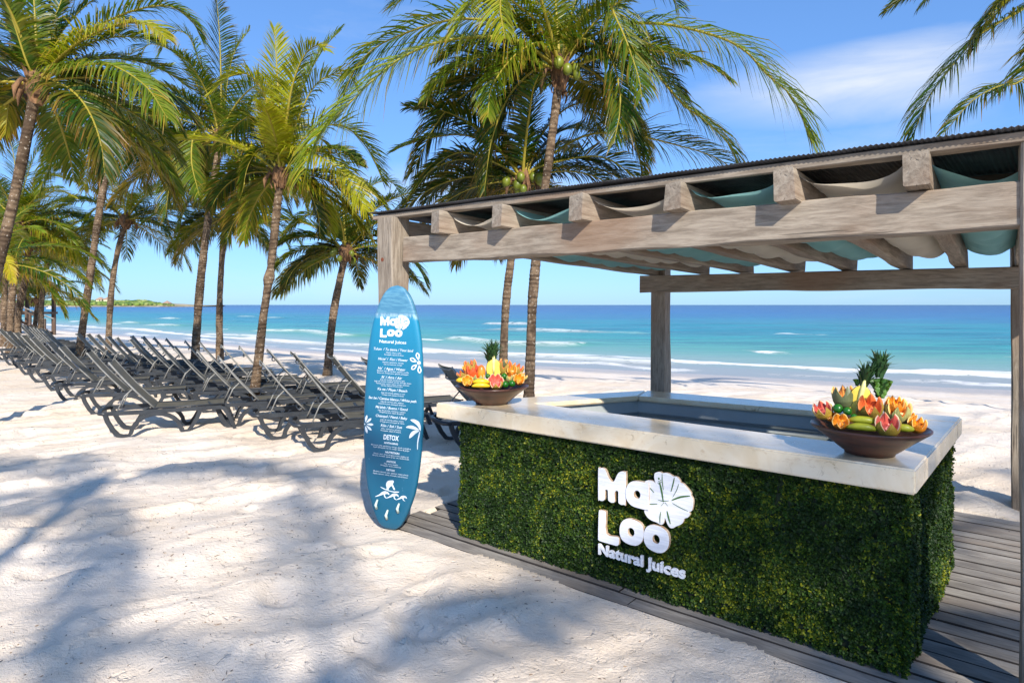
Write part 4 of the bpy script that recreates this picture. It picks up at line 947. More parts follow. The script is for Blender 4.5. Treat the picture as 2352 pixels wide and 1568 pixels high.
# ================================================================== PALMS
def catmull(P, n):
    P = [Vector(p) for p in P]; out = []; k = len(P)-1
    for j in range(n+1):
        t = j/n*k; i = min(int(t), k-1); f = t-i; p0 = P[i-1] if i > 0 else P[0]*2-P[1]; p1, p2 = P[i], P[i+1]; p3 = P[i+2] if i+2 <= k else P[k]*2-P[k-1]
        out.append(.5*((2*p1)+(p2-p0)*f+(2*p0-5*p1+4*p2-p3)*f*f+(3*p1-p0-3*p2+p3)*f**3))
    return out
GR = [np.array(S(30,58,16)), np.array(S(52,84,20)), np.array(S(104,126,26)), np.array(S(170,168,36))]
YEL = np.array(S(206,168,56)); BRN = np.array(S(170,116,60)); RACH = np.array(S(196,180,76))
def frond(pts, Lm, pairs, rs, tint, droop, parent, wid=.042, dead=0.):
    pairs = int(pairs*1.3); wid *= .74
    n = 22; C = catmull(pts, n); C = np.array([c[:] for c in C]); seg = np.linalg.norm(np.diff(C, axis=0), axis=1); cum = np.concatenate([[0], np.cumsum(seg)]); LT = cum[-1]; cum /= LT
    def P(t): return np.stack([np.interp(t, cum, C[:, k]) for k in range(3)], 1)
    t = np.linspace(.10, .985, pairs)+rs.randn(pairs)*.003; p = P(t); T = P(np.clip(t+.02, 0, 1))-P(np.clip(t-.02, 0, 1)); T /= np.linalg.norm(T, axis=1)[:, None]
    up = np.array([0, 0, 1.]); ch = C[-1]-C[0]; hz = np.array([ch[0], ch[1], 0]); hz = hz/(np.linalg.norm(hz)+1e-6)
    Sd = np.cross(T, up); w_ = np.linalg.norm(Sd, axis=1)[:, None]; base_s = np.cross(hz, up); Sd = Sd+base_s*.35; Sd /= np.linalg.norm(Sd, axis=1)[:, None]
    tw = rs.uniform(-.35, .35); N0 = np.cross(Sd, T); Sd2 = Sd*math.cos(tw)+N0*math.sin(tw); N0 = np.cross(Sd2, T)
    prof = np.clip(np.sin(PI*np.clip(.20+.74*t, 0, 1)), .05, 1)**.75
    VS = []; CS = []; 
    tcol = GR[int(tint)]*(1-tint % 1)+GR[min(3, int(tint)+1)]*(tint % 1)
    for sg in (-1, 1):
        N = pairs; fw = .35+.75*t+rs.randn(N)*.07
        D = Sd2*sg*np.cos(fw)[:, None]+T*np.sin(fw)[:, None]+N0*(.30+rs.randn(N)*.09)[:, None]; D /= np.linalg.norm(D, axis=1)[:, None]
        L = (Lm*prof*(1+rs.randn(N)*.07))[:, None]; dr = (droop*(1+rs.randn(N)*.2))[:, None]
        Wd = T+rs.randn(N, 3)*.22+N0*.15*sg; Wd -= D*np.sum(Wd*D, axis=1)[:, None]; Wd /= np.linalg.norm(Wd, axis=1)[:, None]
        w = wid*(1+rs.randn(N)*.12)[:, None]*(.6+.4*prof[:, None])
        lay = []
        for q, wf in ((0, .45), (.3, 1), (.65, .8)):
            qp = p+D*L*q*(1-.22*dr*q)+np.array([0, 0, -1])*L*dr*q*q*.9
            lay += [qp+Wd*w*wf/2, qp-Wd*w*wf/2]
        lay.append(p+D*L*(1-.3*dr)+np.array([0, 0, -1])*L*dr*.9)
        V = np.stack(lay, 1).reshape(-1, 3); VS.append(V)
        c = tcol*(.82+.36*rs.rand(N))[:, None]; yl = np.clip(rs.randn(N)*.16+.0+dead, 0, 1)[:, None]; c = c*(1-yl)+YEL*yl
        br = np.clip((rs.rand(N)-.55+dead)*2.5, 0, 1)[:, None]; tip = c*(1-br)+BRN*br
        if dead > .5: c = c*.3+BRN*.7
        CC_ = np.stack([c*1.15, c*1.15, c, c, c*.5+(c*.45+tip*.55)*.5, c*.5+(c*.45+tip*.55)*.5, tip], 1).reshape(-1, 3); CS.append(CC_)
    V = np.concatenate(VS); c = np.concatenate(CS); M_ = pairs*2; i = np.arange(M_)*7
    tri = np.concatenate([np.stack([i+a, i+b, i+d], 1) for a, b, d in ((0,1,3),(0,3,2),(2,3,5),(2,5,4),(4,5,6))])
    # rachis
    k = 5; rr = (.030*(1-cum)**.8+.005)*(LT/4.2)**.5*(1+.0*cum); rv = []; rc = []
    for a in range(n+1):
        tt_ = C[min(a+1, n)]-C[max(a-1, 0)]; tt_ /= np.linalg.norm(tt_); s_ = np.cross(tt_, up)+base_s*.2; s_ /= np.linalg.norm(s_); u_ = np.cross(s_, tt_)
        for b in range(k): w_ = 2*PI*b/k; rv.append(C[a]+s_*math.cos(w_)*rr[a]*1.3+u_*math.sin(w_)*rr[a]*.8); rc.append(RACH*(1-dead*.5)*(.75+.25*(1-cum[a])))
    b0 = len(V); rf = []
    for a in range(n):
        for b in range(k): q0, q1, q2, q3 = a*k+b, a*k+(b+1) % k, (a+1)*k+(b+1) % k, (a+1)*k+b; rf += [(q0, q1, q2), (q0, q2, q3)]
    V = np.concatenate([V, np.array(rv)]); c = np.concatenate([c, np.array(rc)]); tri = np.concatenate([tri, np.array(rf)+b0])
    return fastmesh('frond', V, tri, M['frond'], parent, cols=c, smooth=False)
def grow(c, az, el, L, rs, drp):
    P = [c]; p = Vector(c); k = 7
    for i in range(k):
        t = (i+.5)/k; a = el-drp*t**1.25; p = p+Vector((math.cos(az)*math.cos(a), math.sin(az)*math.cos(a), math.sin(a)))*(L/k); P.append(p.copy())
        az += rs.uniform(-.04, .04)
    return P
def palm(label, tr, d, rad, traced, nfill, L, pairs, lm=.2, tint=(1, 2.2), seed=1, coco=0, group='coconut palms on the beach', pods=3, elr=(82, -14), grow_az=None, world=None):
    rs = np.random.RandomState(seed); rnd = random.Random(seed)
    if world is None:
        P = [at(u, v, d) for u, v in tr]; g = gz(P[0].x, P[0].y); P[0].z = g-.15
        P[0].y = P[0].y
    else: P = [Vector(p) for p in world]
    rad *= .88
    root = empty('coconut_palm', (P[0].x, P[0].y, P[0].z+.15), label, 'palm tree', group)
    C = catmull(P, 90); rg = []; V = []; k = 14; rr = []
    H_ = 0; ringpos = []
    for i, c in enumerate(C):
        if i: H_ += (c-C[i-1]).length
        rr.append(H_)
    NR = int(H_/.035); hs = np.linspace(0, H_, NR); cc = np.array([c[:] for c in C]); ctr_ = np.stack([np.interp(hs, rr, cc[:, j]) for j in range(3)], 1)
    ph = rs.rand()*10; per = .085
    rgv = ((hs+.02*np.sin(hs*7+ph))/per) % 1; ring = np.exp(-((rgv-.5)/.16)**2)
    base_r = rad*(1+.55*np.exp(-hs/.35)-.18*hs/H_)*(1+.05*np.sin(hs*2.1+ph)+.04*np.sin(hs*5.3+ph)); 
    if 'pinch' in label or 'kinked' in label:
        j = np.argmin(abs(hs-H_*.60)); base_r = base_r*(1+.28*np.exp(-((hs-hs[j]+.15)/.10)**2)-.15*np.exp(-((hs-hs[j]-.08)/.08)**2))
    r = base_r*(1-.07*ring+.03*(rgv-.5))
    aa = np.arange(k)*2*PI/k; Vt_ = np.zeros((NR, k, 3)); 
    for j in range(k):
        lump = 1+.05*(vn(hs*5+seed*3, np.full(NR, j*1.0), 5)-.5)*2
        Vt_[:, j, 0] = ctr_[:, 0]+r*lump*math.cos(aa[j]); Vt_[:, j, 1] = ctr_[:, 1]+r*lump*math.sin(aa[j]); Vt_[:, j, 2] = ctr_[:, 2]+.012*math.cos(aa[j]*1+ph)
    ii = np.arange(NR*k).reshape(NR, k); Fq = np.stack([ii[:-1], np.roll(ii, -1, 1)[:-1], np.roll(ii, -1, 1)[1:], ii[1:]], -1).reshape(-1, 4)
    fastmesh('trunk', Vt_.reshape(-1, 3), Fq, M['trunk'], root, attrs={'ring': np.repeat(ring, k)})
    c = C[-1]; sc = L/4.2
    # crown heart: fibre sheaths wrapped round the top, torn husks hanging
    m = Mb(); m.tube([c+Vector((0,0,z_)) for z_ in (-.42*sc, -.3*sc, -.12*sc, .1*sc, .32*sc, .45*sc)], [rad*.9, rad*1.2, rad*1.75, rad*1.9, rad*1.3, rad*.5], 12)
    V = [Vector(v)+Vector((rnd.uniform(-.02,.02), rnd.uniform(-.02,.02), rnd.uniform(-.03,.03)))*sc for v in m.v]; m.v = [tuple(v) for v in V]; o = m.obj('crown_husk', M['husk'], root)
    for i in range(15):
        az = rnd.uniform(0, 2*PI); z0 = rnd.uniform(-.35, .12)*sc; r0 = rad*1.5; dirx = Vector((math.cos(az), math.sin(az), 0)); q = c+Vector((0,0,z0))+dirx*r0*.6; ln = rnd.uniform(.2, .45)*sc; wd = rnd.uniform(.03, .07)*sc; sd = Vector((-math.sin(az), math.cos(az), 0))
        up_ = rnd.random() < .55
        pts_ = [q, q+dirx*ln*.35+Vector((0,0,ln*.25 if up_ else -.05*sc)), q+dirx*ln*(.55 if up_ else .45)+Vector((0,0,ln*(.7 if up_ else -.55))), q+dirx*ln*(.8 if up_ else .35)+Vector((0,0,ln*(.9 if up_ else -.95)))]
        V = []; 
        for j, p_ in enumerate(pts_): w_ = wd*(1, .9, .6, .1)[j]; V += [p_+sd*w_+dirx*.012, p_-sd*w_+dirx*.012, p_-dirx*.012]
        Fc = [(j*3+a, j*3+(a+1) % 3, j*3+3+(a+1) % 3, j*3+3+a) for j in range(3) for a in range(3)]
        mesh('husk_strip', V, Fc, M['husk'], root)
    for tf in traced:
        pts, dd = tf[0], tf[1]; opt = tf[2] if len(tf) > 2 else {}
        nP = len(pts); Q = []
        for i, (u, v) in enumerate(pts): f = (i+1)/nP; Q.append(at(u, v, d+dd*f))
        q0 = c+(Q[0]-c).normalized()*rad*.8+Vector((0,0,.1*sc)); Q = [q0]+Q
        LL = sum((Q[i+1]-Q[i]).length for i in range(len(Q)-1))
        frond(Q, opt.get('lm', lm)*max(LL, 2.5*sc), int(opt.get('pairs', pairs)), rs, opt.get('tint', rs.uniform(*tint)), opt.get('droop', rs.uniform(.25, .6))*.85, root, wid=opt.get('wid', .045)*min(1.3, max(.8, sc)), dead=opt.get('dead', 0.))
    ga = 2.39996; off_ = rs.rand()*6
    for i in range(nfill):
        f = (i+.5)/nfill; el = math.radians(elr[0]+(elr[1]-elr[0])*f**.8+rs.uniform(-6, 6)); az = off_+i*ga+rs.uniform(-.2, .2)
        if world is None and d < 25 and math.sin(az) < -.55 and .2 < f: az += 1.5 if math.cos(az) > 0 else -1.5
        drp = math.radians(42+38*math.sin(PI*min(1, f*.9+.1))+rs.uniform(-12, 15)); LL = L*(.82+.25*rs.rand())*(.9 if f < .15 else 1)
        q0 = c+Vector((math.cos(az), math.sin(az), 0))*rad*.8+Vector((0,0,.2*sc*(1-f)))
        frond(grow(q0, az, el, LL, rs, drp), lm*LL, pairs, rs, rs.uniform(*tint)+(.4 if f < .3 else 0)*1, .18+.38*f+.1*rs.rand(), root, wid=.050*min(1.3, max(.85, sc)), dead=(.3 if f > .9 and rs.rand() < .6 else (.12 if f > .75 else 0)))
    for i in range(coco):
        az = rnd.uniform(0, 2*PI); rr_ = rad*1.4+rnd.uniform(.05, .22); q = c+Vector((math.cos(az)*rr_, math.sin(az)*rr_-.10, rnd.uniform(-.25, .12)))
        V = IV*np.array([.085, .085, .11])*rnd.uniform(.85, 1.1)+np.array(q[:]); mesh('coconut', V, IF, M['coco'], root, True)
    for i in range(pods):
        az = rnd.uniform(0, 2*PI); dirx = Vector((math.cos(az), math.sin(az), 0)); q = c+dirx*rad; m = Mb()
        m.tube([q, q+dirx*.2*sc+Vector((0,0,.1*sc)), q+dirx*.34*sc+Vector((0,0,-.15*sc)), q+dirx*.36*sc+Vector((0,0,-.45*sc))], [.02, .035, .045, .006], 6); m.obj('flower_pod', M['husk'], root, True)
    return root
GP = 'coconut palms standing among the loungers'; GL = 'coconut palms at the left edge'; GB = 'tall palms behind the bar'
# centre palms behind the bar
palm('tallest coconut palm behind the bar, its wide crown touching the top of the picture', [(1213,970),(1219,800),(1224,680),(1238,530),(1256,400),(1272,280),(1286,170)], 11.2, .105,
     [([(1190,60),(1100,45),(1032,47),(946,71),(863,109),(815,160),(790,215)], -.5, {'tint':1.9,'droop':.75}),
      ([(1210,105),(1148,86),(1043,90),(949,118),(874,169),(800,240),(735,310),(700,400)], -1.6, {'tint':2.1,'droop':.8,'pairs':115}),
      ([(1240,60),(1185,10),(1140,-20),(1080,10),(1040,80)], -1.5, {'tint':2.2,'droop':.7}),
      ([(1260,60),(1230,-30),(1190,-60),(1150,0),(1160,90)], -2.0, {'tint':2.4,'droop':.5}),
      ([(1320,60),(1388,4),(1418,49),(1444,109),(1467,180),(1474,225)], -1.2, {'tint':1.3,'droop':.6}),
      ([(1350,90),(1425,58),(1500,54),(1568,63),(1658,88),(1716,121),(1761,171),(1820,225),(1866,330)], -.3, {'tint':2.0,'droop':.8,'pairs':115}),
      ([(1340,110),(1448,112),(1504,165),(1568,240),(1622,279),(1671,328),(1700,385)], .6, {'tint':1.4,'droop':.7,'pairs':105}),
      ([(1330,150),(1390,190),(1440,270),(1470,370),(1480,420)], .8, {'tint':.6,'droop':.7}),
      ([(1235,150),(1155,165),(1070,215),(1005,281),(945,400)], .9, {'tint':.5,'droop':.7}),
      ([(1230,160),(1170,220),(1130,320),(1112,440)], .2, {'tint':.6,'droop':.5}),
      ([(1310,40),(1350,-40),(1430,-70),(1530,-20),(1560,20)], 1.0, {'tint':1.6}),
      ([(1240,40),(1150,-50),(1050,-70),(960,-30),(900,20)], 1.2, {'tint':1.5}),
      ([(1280,60),(1275,-40),(1290,-120)], .5, {'tint':1.5}),
      ([(1330,90),(1400,130),(1425,230),(1410,330)], -1.0, {'tint':1.0,'droop':.6}),
      ([(1240,100),(1180,130),(1130,200),(1120,270)], -1.3, {'tint':1.7,'droop':.6})],
     14, 3.1, 90, .24, (.3, 1.9), 11, coco=5, group=GB, elr=(70, 5))
palm('shorter dark palm with a cluster of green coconuts left of the tallest trunk', [(1152,960),(1157,800),(1162,700),(1172,610),(1190,500),(1200,420)], 12.2, .098,
     [([(1150,350),(1075,312),(1000,315),(930,335),(900,350)], -.4, {'tint':1.7}),
      ([(1260,360),(1350,310),(1450,310),(1560,335),(1640,360),(1700,400)], .3, {'tint':.8}),
      ([(1230,330),(1300,250),(1390,235),(1470,290)], .5, {'tint':.5}),
      ([(1210,320),(1215,230),(1240,180)], .3, {'tint':.4}),
      ([(1160,340),(1110,270),(1050,250),(1000,290)], .4, {'tint':.4}),
      ([(1150,380),(1060,350),(990,390),(945,450)], -.6, {'tint':.6}),
      ([(1160,360),(1090,290),(1080,285),(1150,345)], -.8, {'tint':2.3,'lm':.08}),
      ([(1250,380),(1380,360),(1470,420),(1510,470)], -.5, {'tint':.5})],
     22, 2.8, 85, .25, (.0, .9), 12, coco=16, group=GB, elr=(75, -15))
# right edge palm (trunk outside the picture, fronds inside)
palm('palm at the right edge whose long fronds hang above the roof corner', [(2560,1100),(2540,800),(2520,400),(2490,100),(2470,-60)], 10.5, .11,
     [([(2400,-20),(2352,20),(2250,80),(2180,160),(2130,230),(2092,325)], -.8, {'tint':.9,'droop':.7,'pairs':105}),
      ([(2420,60),(2352,180),(2290,200),(2230,235),(2165,310)], -.2, {'tint':.7,'droop':.7}),
      ([(2400,-90),(2300,-110),(2190,-60),(2110,20)], .6, {'tint':.6,'droop':.8}),
      ([(2420,-60),(2352,-30),(2300,20),(2270,60)], .2, {'tint':2.6,'dead':.2})],
     6, 3.3, 90, .19, (.5, 1.5), 13, group=GB)
# palms among the loungers
palm('kinked palm in the middle with the bright upright central fronds', [(578,936),(592,840),(606,720),(618,640),(628,560),(636,480),(644,405)], 11.9, .098,
     [([(648,357),(658,280),(672,196),(696,133),(725,105),(748,118)], -.8, {'tint':2.6,'droop':.35,'pairs':105,'lm':.24}),
      ([(625,320),(612,230),(577,175),(530,175),(488,212)], -.9, {'tint':2.8,'droop':.5}),
      ([(642,300),(638,190),(630,62)], .2, {'tint':2.6,'droop':.25}),
      ([(668,320),(706,225),(743,180),(795,170),(818,200)], .2, {'tint':2.5,'droop':.5}),
      ([(670,340),(743,364),(799,412),(840,485)], -1.0, {'tint':2.7,'droop':.55}),
      ([(660,300),(700,190),(745,110),(785,68)], .8, {'tint':2.0,'droop':.4}),
      ([(630,380),(600,340),(570,380),(555,450)], -.3, {'tint':1.2}),
      ([(665,360),(720,300),(790,290),(850,350),(880,420)], .5, {'tint':2.2}),
      ([(630,330),(585,270),(540,290),(500,350)], .7, {'tint':1.5}),
      ([(650,390),(700,420),(730,490),(735,545)], .6, {'tint':.5})],
     15, 2.3, 80, .27, (.6, 2.7), 21, group=GP, elr=(70, -20))
palm('tall dark palm rising behind the middle row, its top frond cut by the picture edge', [(446,860),(456,700),(468,580),(483,470),(496,390),(505,320)], 18.5, .135,
     [([(508,245),(505,100),(497,-10)], .3, {'tint':.4,'droop':.3,'pairs':100}),
      ([(515,240),(535,130),(575,65)], .5, {'tint':2.4,'droop':.4}),
      ([(495,250),(455,135),(430,80),(388,75),(370,120)], -.5, {'tint':1.5}),
      ([(480,260),(440,170),(402,122),(343,102),(320,140)], .3, {'tint':.8}),
      ([(470,290),(440,245),(400,220),(345,222),(300,275)], -.8, {'tint':.7}),
      ([(480,300),(448,305),(440,370),(458,450)], -1.5, {'tint':1.5}),
      ([(530,300),(575,250),(620,270),(650,340)], .5, {'tint':.5}),
      ([(520,350),(548,365),(562,420),(560,490)], -1.5, {'tint':2.2}),
      ([(470,320),(400,310),(340,330),(290,390)], -.4, {'tint':1.0}),
      ([(475,330),(420,360),(390,430),(380,500)], .2, {'tint':1.2})],
     26, 3.4, 80, .26, (.2, 1.9), 22, group=GP, elr=(78, -22))
palm('slim palm with ragged orange-tipped fronds just right of the tall dark palm', [(506,838),(504,760),(505,680),(510,590),(518,500)], 22.0, .13,
     [([(545,430),(565,395),(590,410),(600,470)], -1, {'tint':2.7,'dead':.15}), ([(500,470),(470,440),(430,470),(410,530)], -.5, {'tint':1.6})],
     22, 2.7, 60, .27, (.3, 2.4), 23, group=GP, pods=5, elr=(72, -22))
palm('short palm with hanging dark seed pods beside the pergola post', [(751,872),(757,800),(766,720),(779,650),(795,580)], 16.8, .125,
     [([(820,520),(870,475),(930,446),(1000,432),(1052,446)], .2, {'tint':1.8}), ([(780,540),(740,500),(700,495),(650,540)], -.4, {'tint':1.6}),
      ([(790,500),(785,430),(800,370)], .3, {'tint':.8}), ([(815,500),(850,430),(900,420),(930,470)], .5, {'tint':.9}), ([(770,520),(730,470),(690,430),(640,430)], .3, {'tint':.6}),
      ([(840,540),(860,530),(880,580)], 0, {'tint':1.0})],
     24, 2.5, 72, .27, (.2, 1.9), 24, coco=6, group=GP, pods=6, elr=(75, -12))
palm('leaning palm whose crown fills the gap right of the left foreground trunk', [(178,845),(190,750),(206,640),(226,500),(242,400),(253,305)], 20.5, .135,
     [([(240,300),(200,315),(160,350),(130,392)], -.5, {'tint':.8}), ([(290,290),(340,310),(410,325),(470,400)], -.6, {'tint':.9}),
      ([(270,260),(300,210),(360,200),(385,270)], -.9, {'tint':2.2}), ([(240,250),(210,190),(175,190),(150,250)], .3, {'tint':1.8}), ([(262,240),(285,150),(310,110)], .4, {'tint':2.0})],
     26, 3.5, 75, .26, (.6, 2.6), 25, group=GP, elr=(78, -22))
palm('slender palm standing in the back row with dead husks under its crown', [(249,815),(251,740),(258,650),(272,570),(290,508)], 24.5, .13,
     [([(330,480),(380,470),(430,500),(462,548)], .2, {'tint':1.4}), ([(260,480),(220,480),(190,520)], -.2, {'tint':2.4}), ([(310,460),(360,430),(420,470)], -.6, {'tint':1.7})],
     23, 3.2, 62, .26, (.5, 2.5), 26, group=GP, pods=5, elr=(70, -12))
# left edge
palm('near palm at the left edge with a thick curved grey trunk and browned sheath', [(-75,980),(-40,760),(-5,610),(22,500),(48,380),(66,290),(84,200)], 9.8, .10,
     [([(140,130),(210,80),(300,52),(355,66),(385,92)], -.6, {'tint':2.5,'droop':.6,'dead':.12,'pairs':105}),
      ([(150,120),(210,70),(297,28),(385,14),(440,50),(460,85)], .5, {'tint':1.6,'droop':.5,'pairs':105}),
      ([(83,100),(78,0),(70,-80)], .2, {'tint':1.4,'droop':.4}), ([(100,110),(130,30),(165,-60)], .6, {'tint':.8,'droop':.4}),
      ([(60,140),(30,50),(0,-20)], -.6, {'tint':1.2}), ([(50,150),(0,110),(-60,150)], -.3, {'tint':1.2}),
      ([(150,160),(245,148),(332,196),(385,272)], -1.0, {'tint':1.8,'droop':.7,'pairs':100}),
      ([(60,200),(25,225),(12,310)], .3, {'tint':2.6,'dead':.25}), ([(130,90),(190,20),(260,-30)], .9, {'tint':.7}), ([(50,120),(10,60),(-60,40)], .5, {'tint':.6})],
     17, 2.7, 85, .25, (.4, 2.0), 31, group=GL, elr=(80, -30))
palm('palm with a dark straight trunk, left of the pale trunk beside it', [(23,800),(25,720),(30,660),(37,610),(42,520)], 24, .15,
     [([(60,480),(105,452),(132,436),(168,452)], -.8, {'tint':2.9,'lm':.26}), ([(40,430),(30,350),(20,310)], .2, {'tint':1.2}), ([(55,430),(80,360),(100,330)], .5, {'tint':1.0})],
     24, 3.1, 58, .27, (.6, 2.5), 32, group=GL)
palm('palm with a pale smooth trunk leaning right beside the dark trunk', [(39,805),(40,740),(48,690),(58,640),(66,560)], 25, .15,
     [([(115,500),(170,490),(215,520),(240,545)], -.3, {'tint':2.4}), ([(90,520),(130,500),(170,540)], .2, {'tint':1.6}), ([(30,560),(-10,560),(-30,600)], -.5, {'tint':2.9,'dead':.2})],
     22, 3.0, 58, .27, (.8, 2.7), 33, group=GL)
palm('thin palm with a slightly bent grey trunk in front of the lookout stairs', [(92,792),(94,740),(96,690),(103,640),(110,590)], 31, .15,
     [([(130,570),(160,562),(190,570),(214,590)], -.3, {'tint':1.0}), ([(120,550),(150,520),(190,530)], .3, {'tint':1.6})],
     22, 3.3, 55, .27, (.5, 2.2), 34, group=GL)
palm('small low palm with a short trunk beside the lookout stairs', [(78,792),(80,750),(84,715),(88,690)], 32, .13,
     [([(95,660),(115,630),(146,636)], .2, {'tint':1.0}), ([(84,655),(80,630),(70,615)], 0, {'tint':1.9}), ([(80,665),(66,645),(60,670)], -.4, {'tint':2.2})],
     10, 2.3, 50, .24, (.8, 2.0), 35, group=GL, elr=(85, 15))
palm('palm leaning out of the left picture edge with orange-tinged fronds', [(-70,880),(-60,760),(-45,680),(-32,610)], 17, .13,
     [([(-5,590),(15,600),(32,650)], -.8, {'tint':2.8,'dead':.3}), ([(-10,560),(10,540),(28,560)], .4, {'tint':2.2})],
     14, 2.8, 60, .2, (.8, 2.2), 36, group=GL)
palm('leafy palm behind the pale trunks at the far left', [(8,790),(10,700),(14,600),(20,520)], 29, .15, [], 22, 3.4, 55, .27, (.6, 2.3), 37, group=GL)
# palms behind the photographer, they throw the shade in the foreground
GS = 'palms behind the photographer'
def back_palm(lab, cx, cy, cz, nf, L, sd):
    palm(lab, None, 0, .11, [], nf, L, 60, .2, (.8, 2), sd, group=GS, world=[(cx+1.0, cy+.3, -.1), (cx+.7, cy+.2, cz*.35), (cx+.25, cy+.1, cz*.7), (cx, cy, cz)], elr=(60, -25), pods=1)
back_palm('tall palm behind the camera shading the bar front', 6.1, -11.6, 11.2, 9, 3.4, 41)
back_palm('leaning palm behind the camera shading the foreground sand', 3.3, -12.6, 11.2, 10, 3.4, 42)
back_palm('palm behind the camera on the right shading the boardwalk', 10.2, -11.0, 11.2, 11, 3.6, 45)
back_palm('palm behind the camera shading the open sand at left', -.2, -9.4, 11.6, 7, 3.4, 43)
back_palm('palm behind the camera on the far left', -4.8, -11.8, 11.4, 7, 3.4, 44)

# ================================================================== LOOKOUT HUT at far left
def lookout():
    d = 44.0; c = at(28, 720, d); zf = 1.35; zg = gz(c.x, c.y)
    en = empty('lookout_hut', (c.x, d, zg), 'grey wooden lookout platform with thatched roof and a stair down to the beach', 'hut')
    W = 1.75; m = Mb(); m.box((c.x, d, zf), (2*W+.3, 3.6, .16)); m.obj('platform', M['wood_dark'], en)
    for sx in (-1, -.1, 1):
        for sy in (-1, 1):
            m = Mb(); m.box((c.x+sx*W, d+sy*1.6, (zg+3.2)/2), (.2, .2, 3.2-zg+.3)); m.obj('post', M['wood_dark'], en)
    # thatched hip roof with a ragged eave
    n = 40; V = []; Fc = []; rings = [(0, 3.0, 1.0), (.0, 3.3, .98), (.6, 4.0, .6), (.95, 4.7, .16)]
    for k, (t, z_, s_) in enumerate(rings):
        for j in range(n):
            a = 2*PI*j/n; rx = 2.6*s_; ry = 2.4*s_; jj = (.16*random.random() if k == 0 else .03*random.random()); V.append((c.x+rx*math.copysign(abs(math.cos(a))**.7, math.cos(a)), d+ry*math.copysign(abs(math.sin(a))**.7, math.sin(a)), z_-jj))
    for k in range(3): Fc += [(k*n+j, k*n+(j+1) % n, (k+1)*n+(j+1) % n, (k+1)*n+j) for j in range(n)]
    Fc.append(tuple(3*n+j for j in range(n))); Fc.append(tuple(range(n))[::-1]); mesh('thatch_roof', V, Fc, M['thatch'], en)
    for z_ in (zf+.55, zf+1.05):
        m = Mb(); m.box((c.x, d-1.7, z_), (2*W, .08, .09)); m.obj('rail', M['wood_dark'], en)
    for k in range(4):
        x_ = c.x-W+.45+k*.85; m = Mb(); m.tube([(x_, d-1.7, zf+.1), (x_+.6, d-1.7, zf+1.0)], .035, 5); m.tube([(x_+.6, d-1.72, zf+.1), (x_, d-1.72, zf+1.0)], .035, 5); m.obj('brace', M['wood_dark'], en)
    # stair
    s0 = Vector((c.x+W*.2, d-2.1, zf)); x1_ = at(121, 760, d-2.1).x; s1 = Vector((x1_-.2, d-2.1, gz(x1_, d-2.1)+.05)); N = 9
    for dy in (-.45, .45):
        m = Mb(); m.tube([s0+Vector((0, dy, 0)), s1+Vector((0, dy, 0))], .09, 4); m.obj('stringer', M['wood_dark'], en)
        m = Mb(); m.tube([s0+Vector((0, dy, 1.05)), s1+Vector((0, dy, 1.0))], .05, 5); m.obj('handrail', M['tube'] if dy > 0 else M['wood_dark'], en)
        for k in range(5): p = s0.lerp(s1, k/4); m = Mb(); m.box((p.x, p.y+dy, p.z+.4), (.12, .12, 1.3)); m.obj('baluster', M['wood_dark'], en)
    for k in range(N): p = s0.lerp(s1, (k+.5)/N); m = Mb(); m.box((p.x, p.y, p.z+.08), (.34, .95, .06)); m.obj('stair_tread', M['wood_dark'], en)
lookout()

# ================================================================== FRUIT BOWLS
SK = {'papaya': (S(220,112,60), S(170,140,60), S(226,140,86)), 'orange': (S(236,150,40), S(224,136,36), S(244,206,130)), 'grapefruit': (S(222,104,88), S(204,166,66), S(240,206,166)),
      'melon': (S(244,176,96), S(176,176,110), S(236,206,130)), 'greenpap': (S(228,150,70), S(96,104,70), S(214,190,110)), 'redpap': (S(226,76,48), S(216,90,40), S(232,110,70))}
MF = {}
for k, (fl, skn, pt) in SK.items():
    MF[k] = [simple(k+'_flesh', fl, tuple(x*.82 for x in fl), 40, .3, .2), simple(k+'_skin', skn, tuple(x*.8 for x in skn), 30, .45, .1), simple(k+'_pith', pt, tuple(x*.92 for x in pt), 30, .5)]
M['banana_y'] = simple('yellow_banana', S(240,200,40), S(226,180,36), 6, .4); M['banana_g'] = simple('greenish_banana', S(176,176,44), S(150,156,40), 6, .4)
M['lime'] = simple('lime_peel', S(40,112,30), S(28,88,24), 20, .3, .15); M['mango'] = simple('mango_peel', S(226,92,40), S(222,150,40), 3, .35)
M['pine_flesh'] = simple('pineapple_flesh', S(240,216,92), S(226,196,72), 14, .4, .2); M['pine_rind'] = simple('pineapple_rind', S(110,96,36), S(60,60,26), 30, .7, .8); M['pine_core'] = simple('pineapple_core', S(226,222,150), S(214,206,130), 20, .5)
M['pine_leaf'] = simple('pineapple_leaf', S(52,86,44), S(30,58,30), 10, .45); M['lettuce'] = simple('lettuce_leaf', S(84,124,44), S(52,90,30), 12, .45, .3)
BOWLS = [dict(c=Vector((-.17, 5.27, ZT)), r=Vector((.9995, .032, 0)), f=Vector((-.032, .9995, 0)), k=.000443, cx=1050, cy=1010, R=.308, rb=.135, h=.155, n='left'),
         dict(c=Vector((2.0, 3.5, ZT)), r=Vector((.867, -.497, 0)), f=Vector((.497, .867, 0)), k=.000413, cx=925, cy=1100, R=.297, rb=.125, h=.158, n='right')]
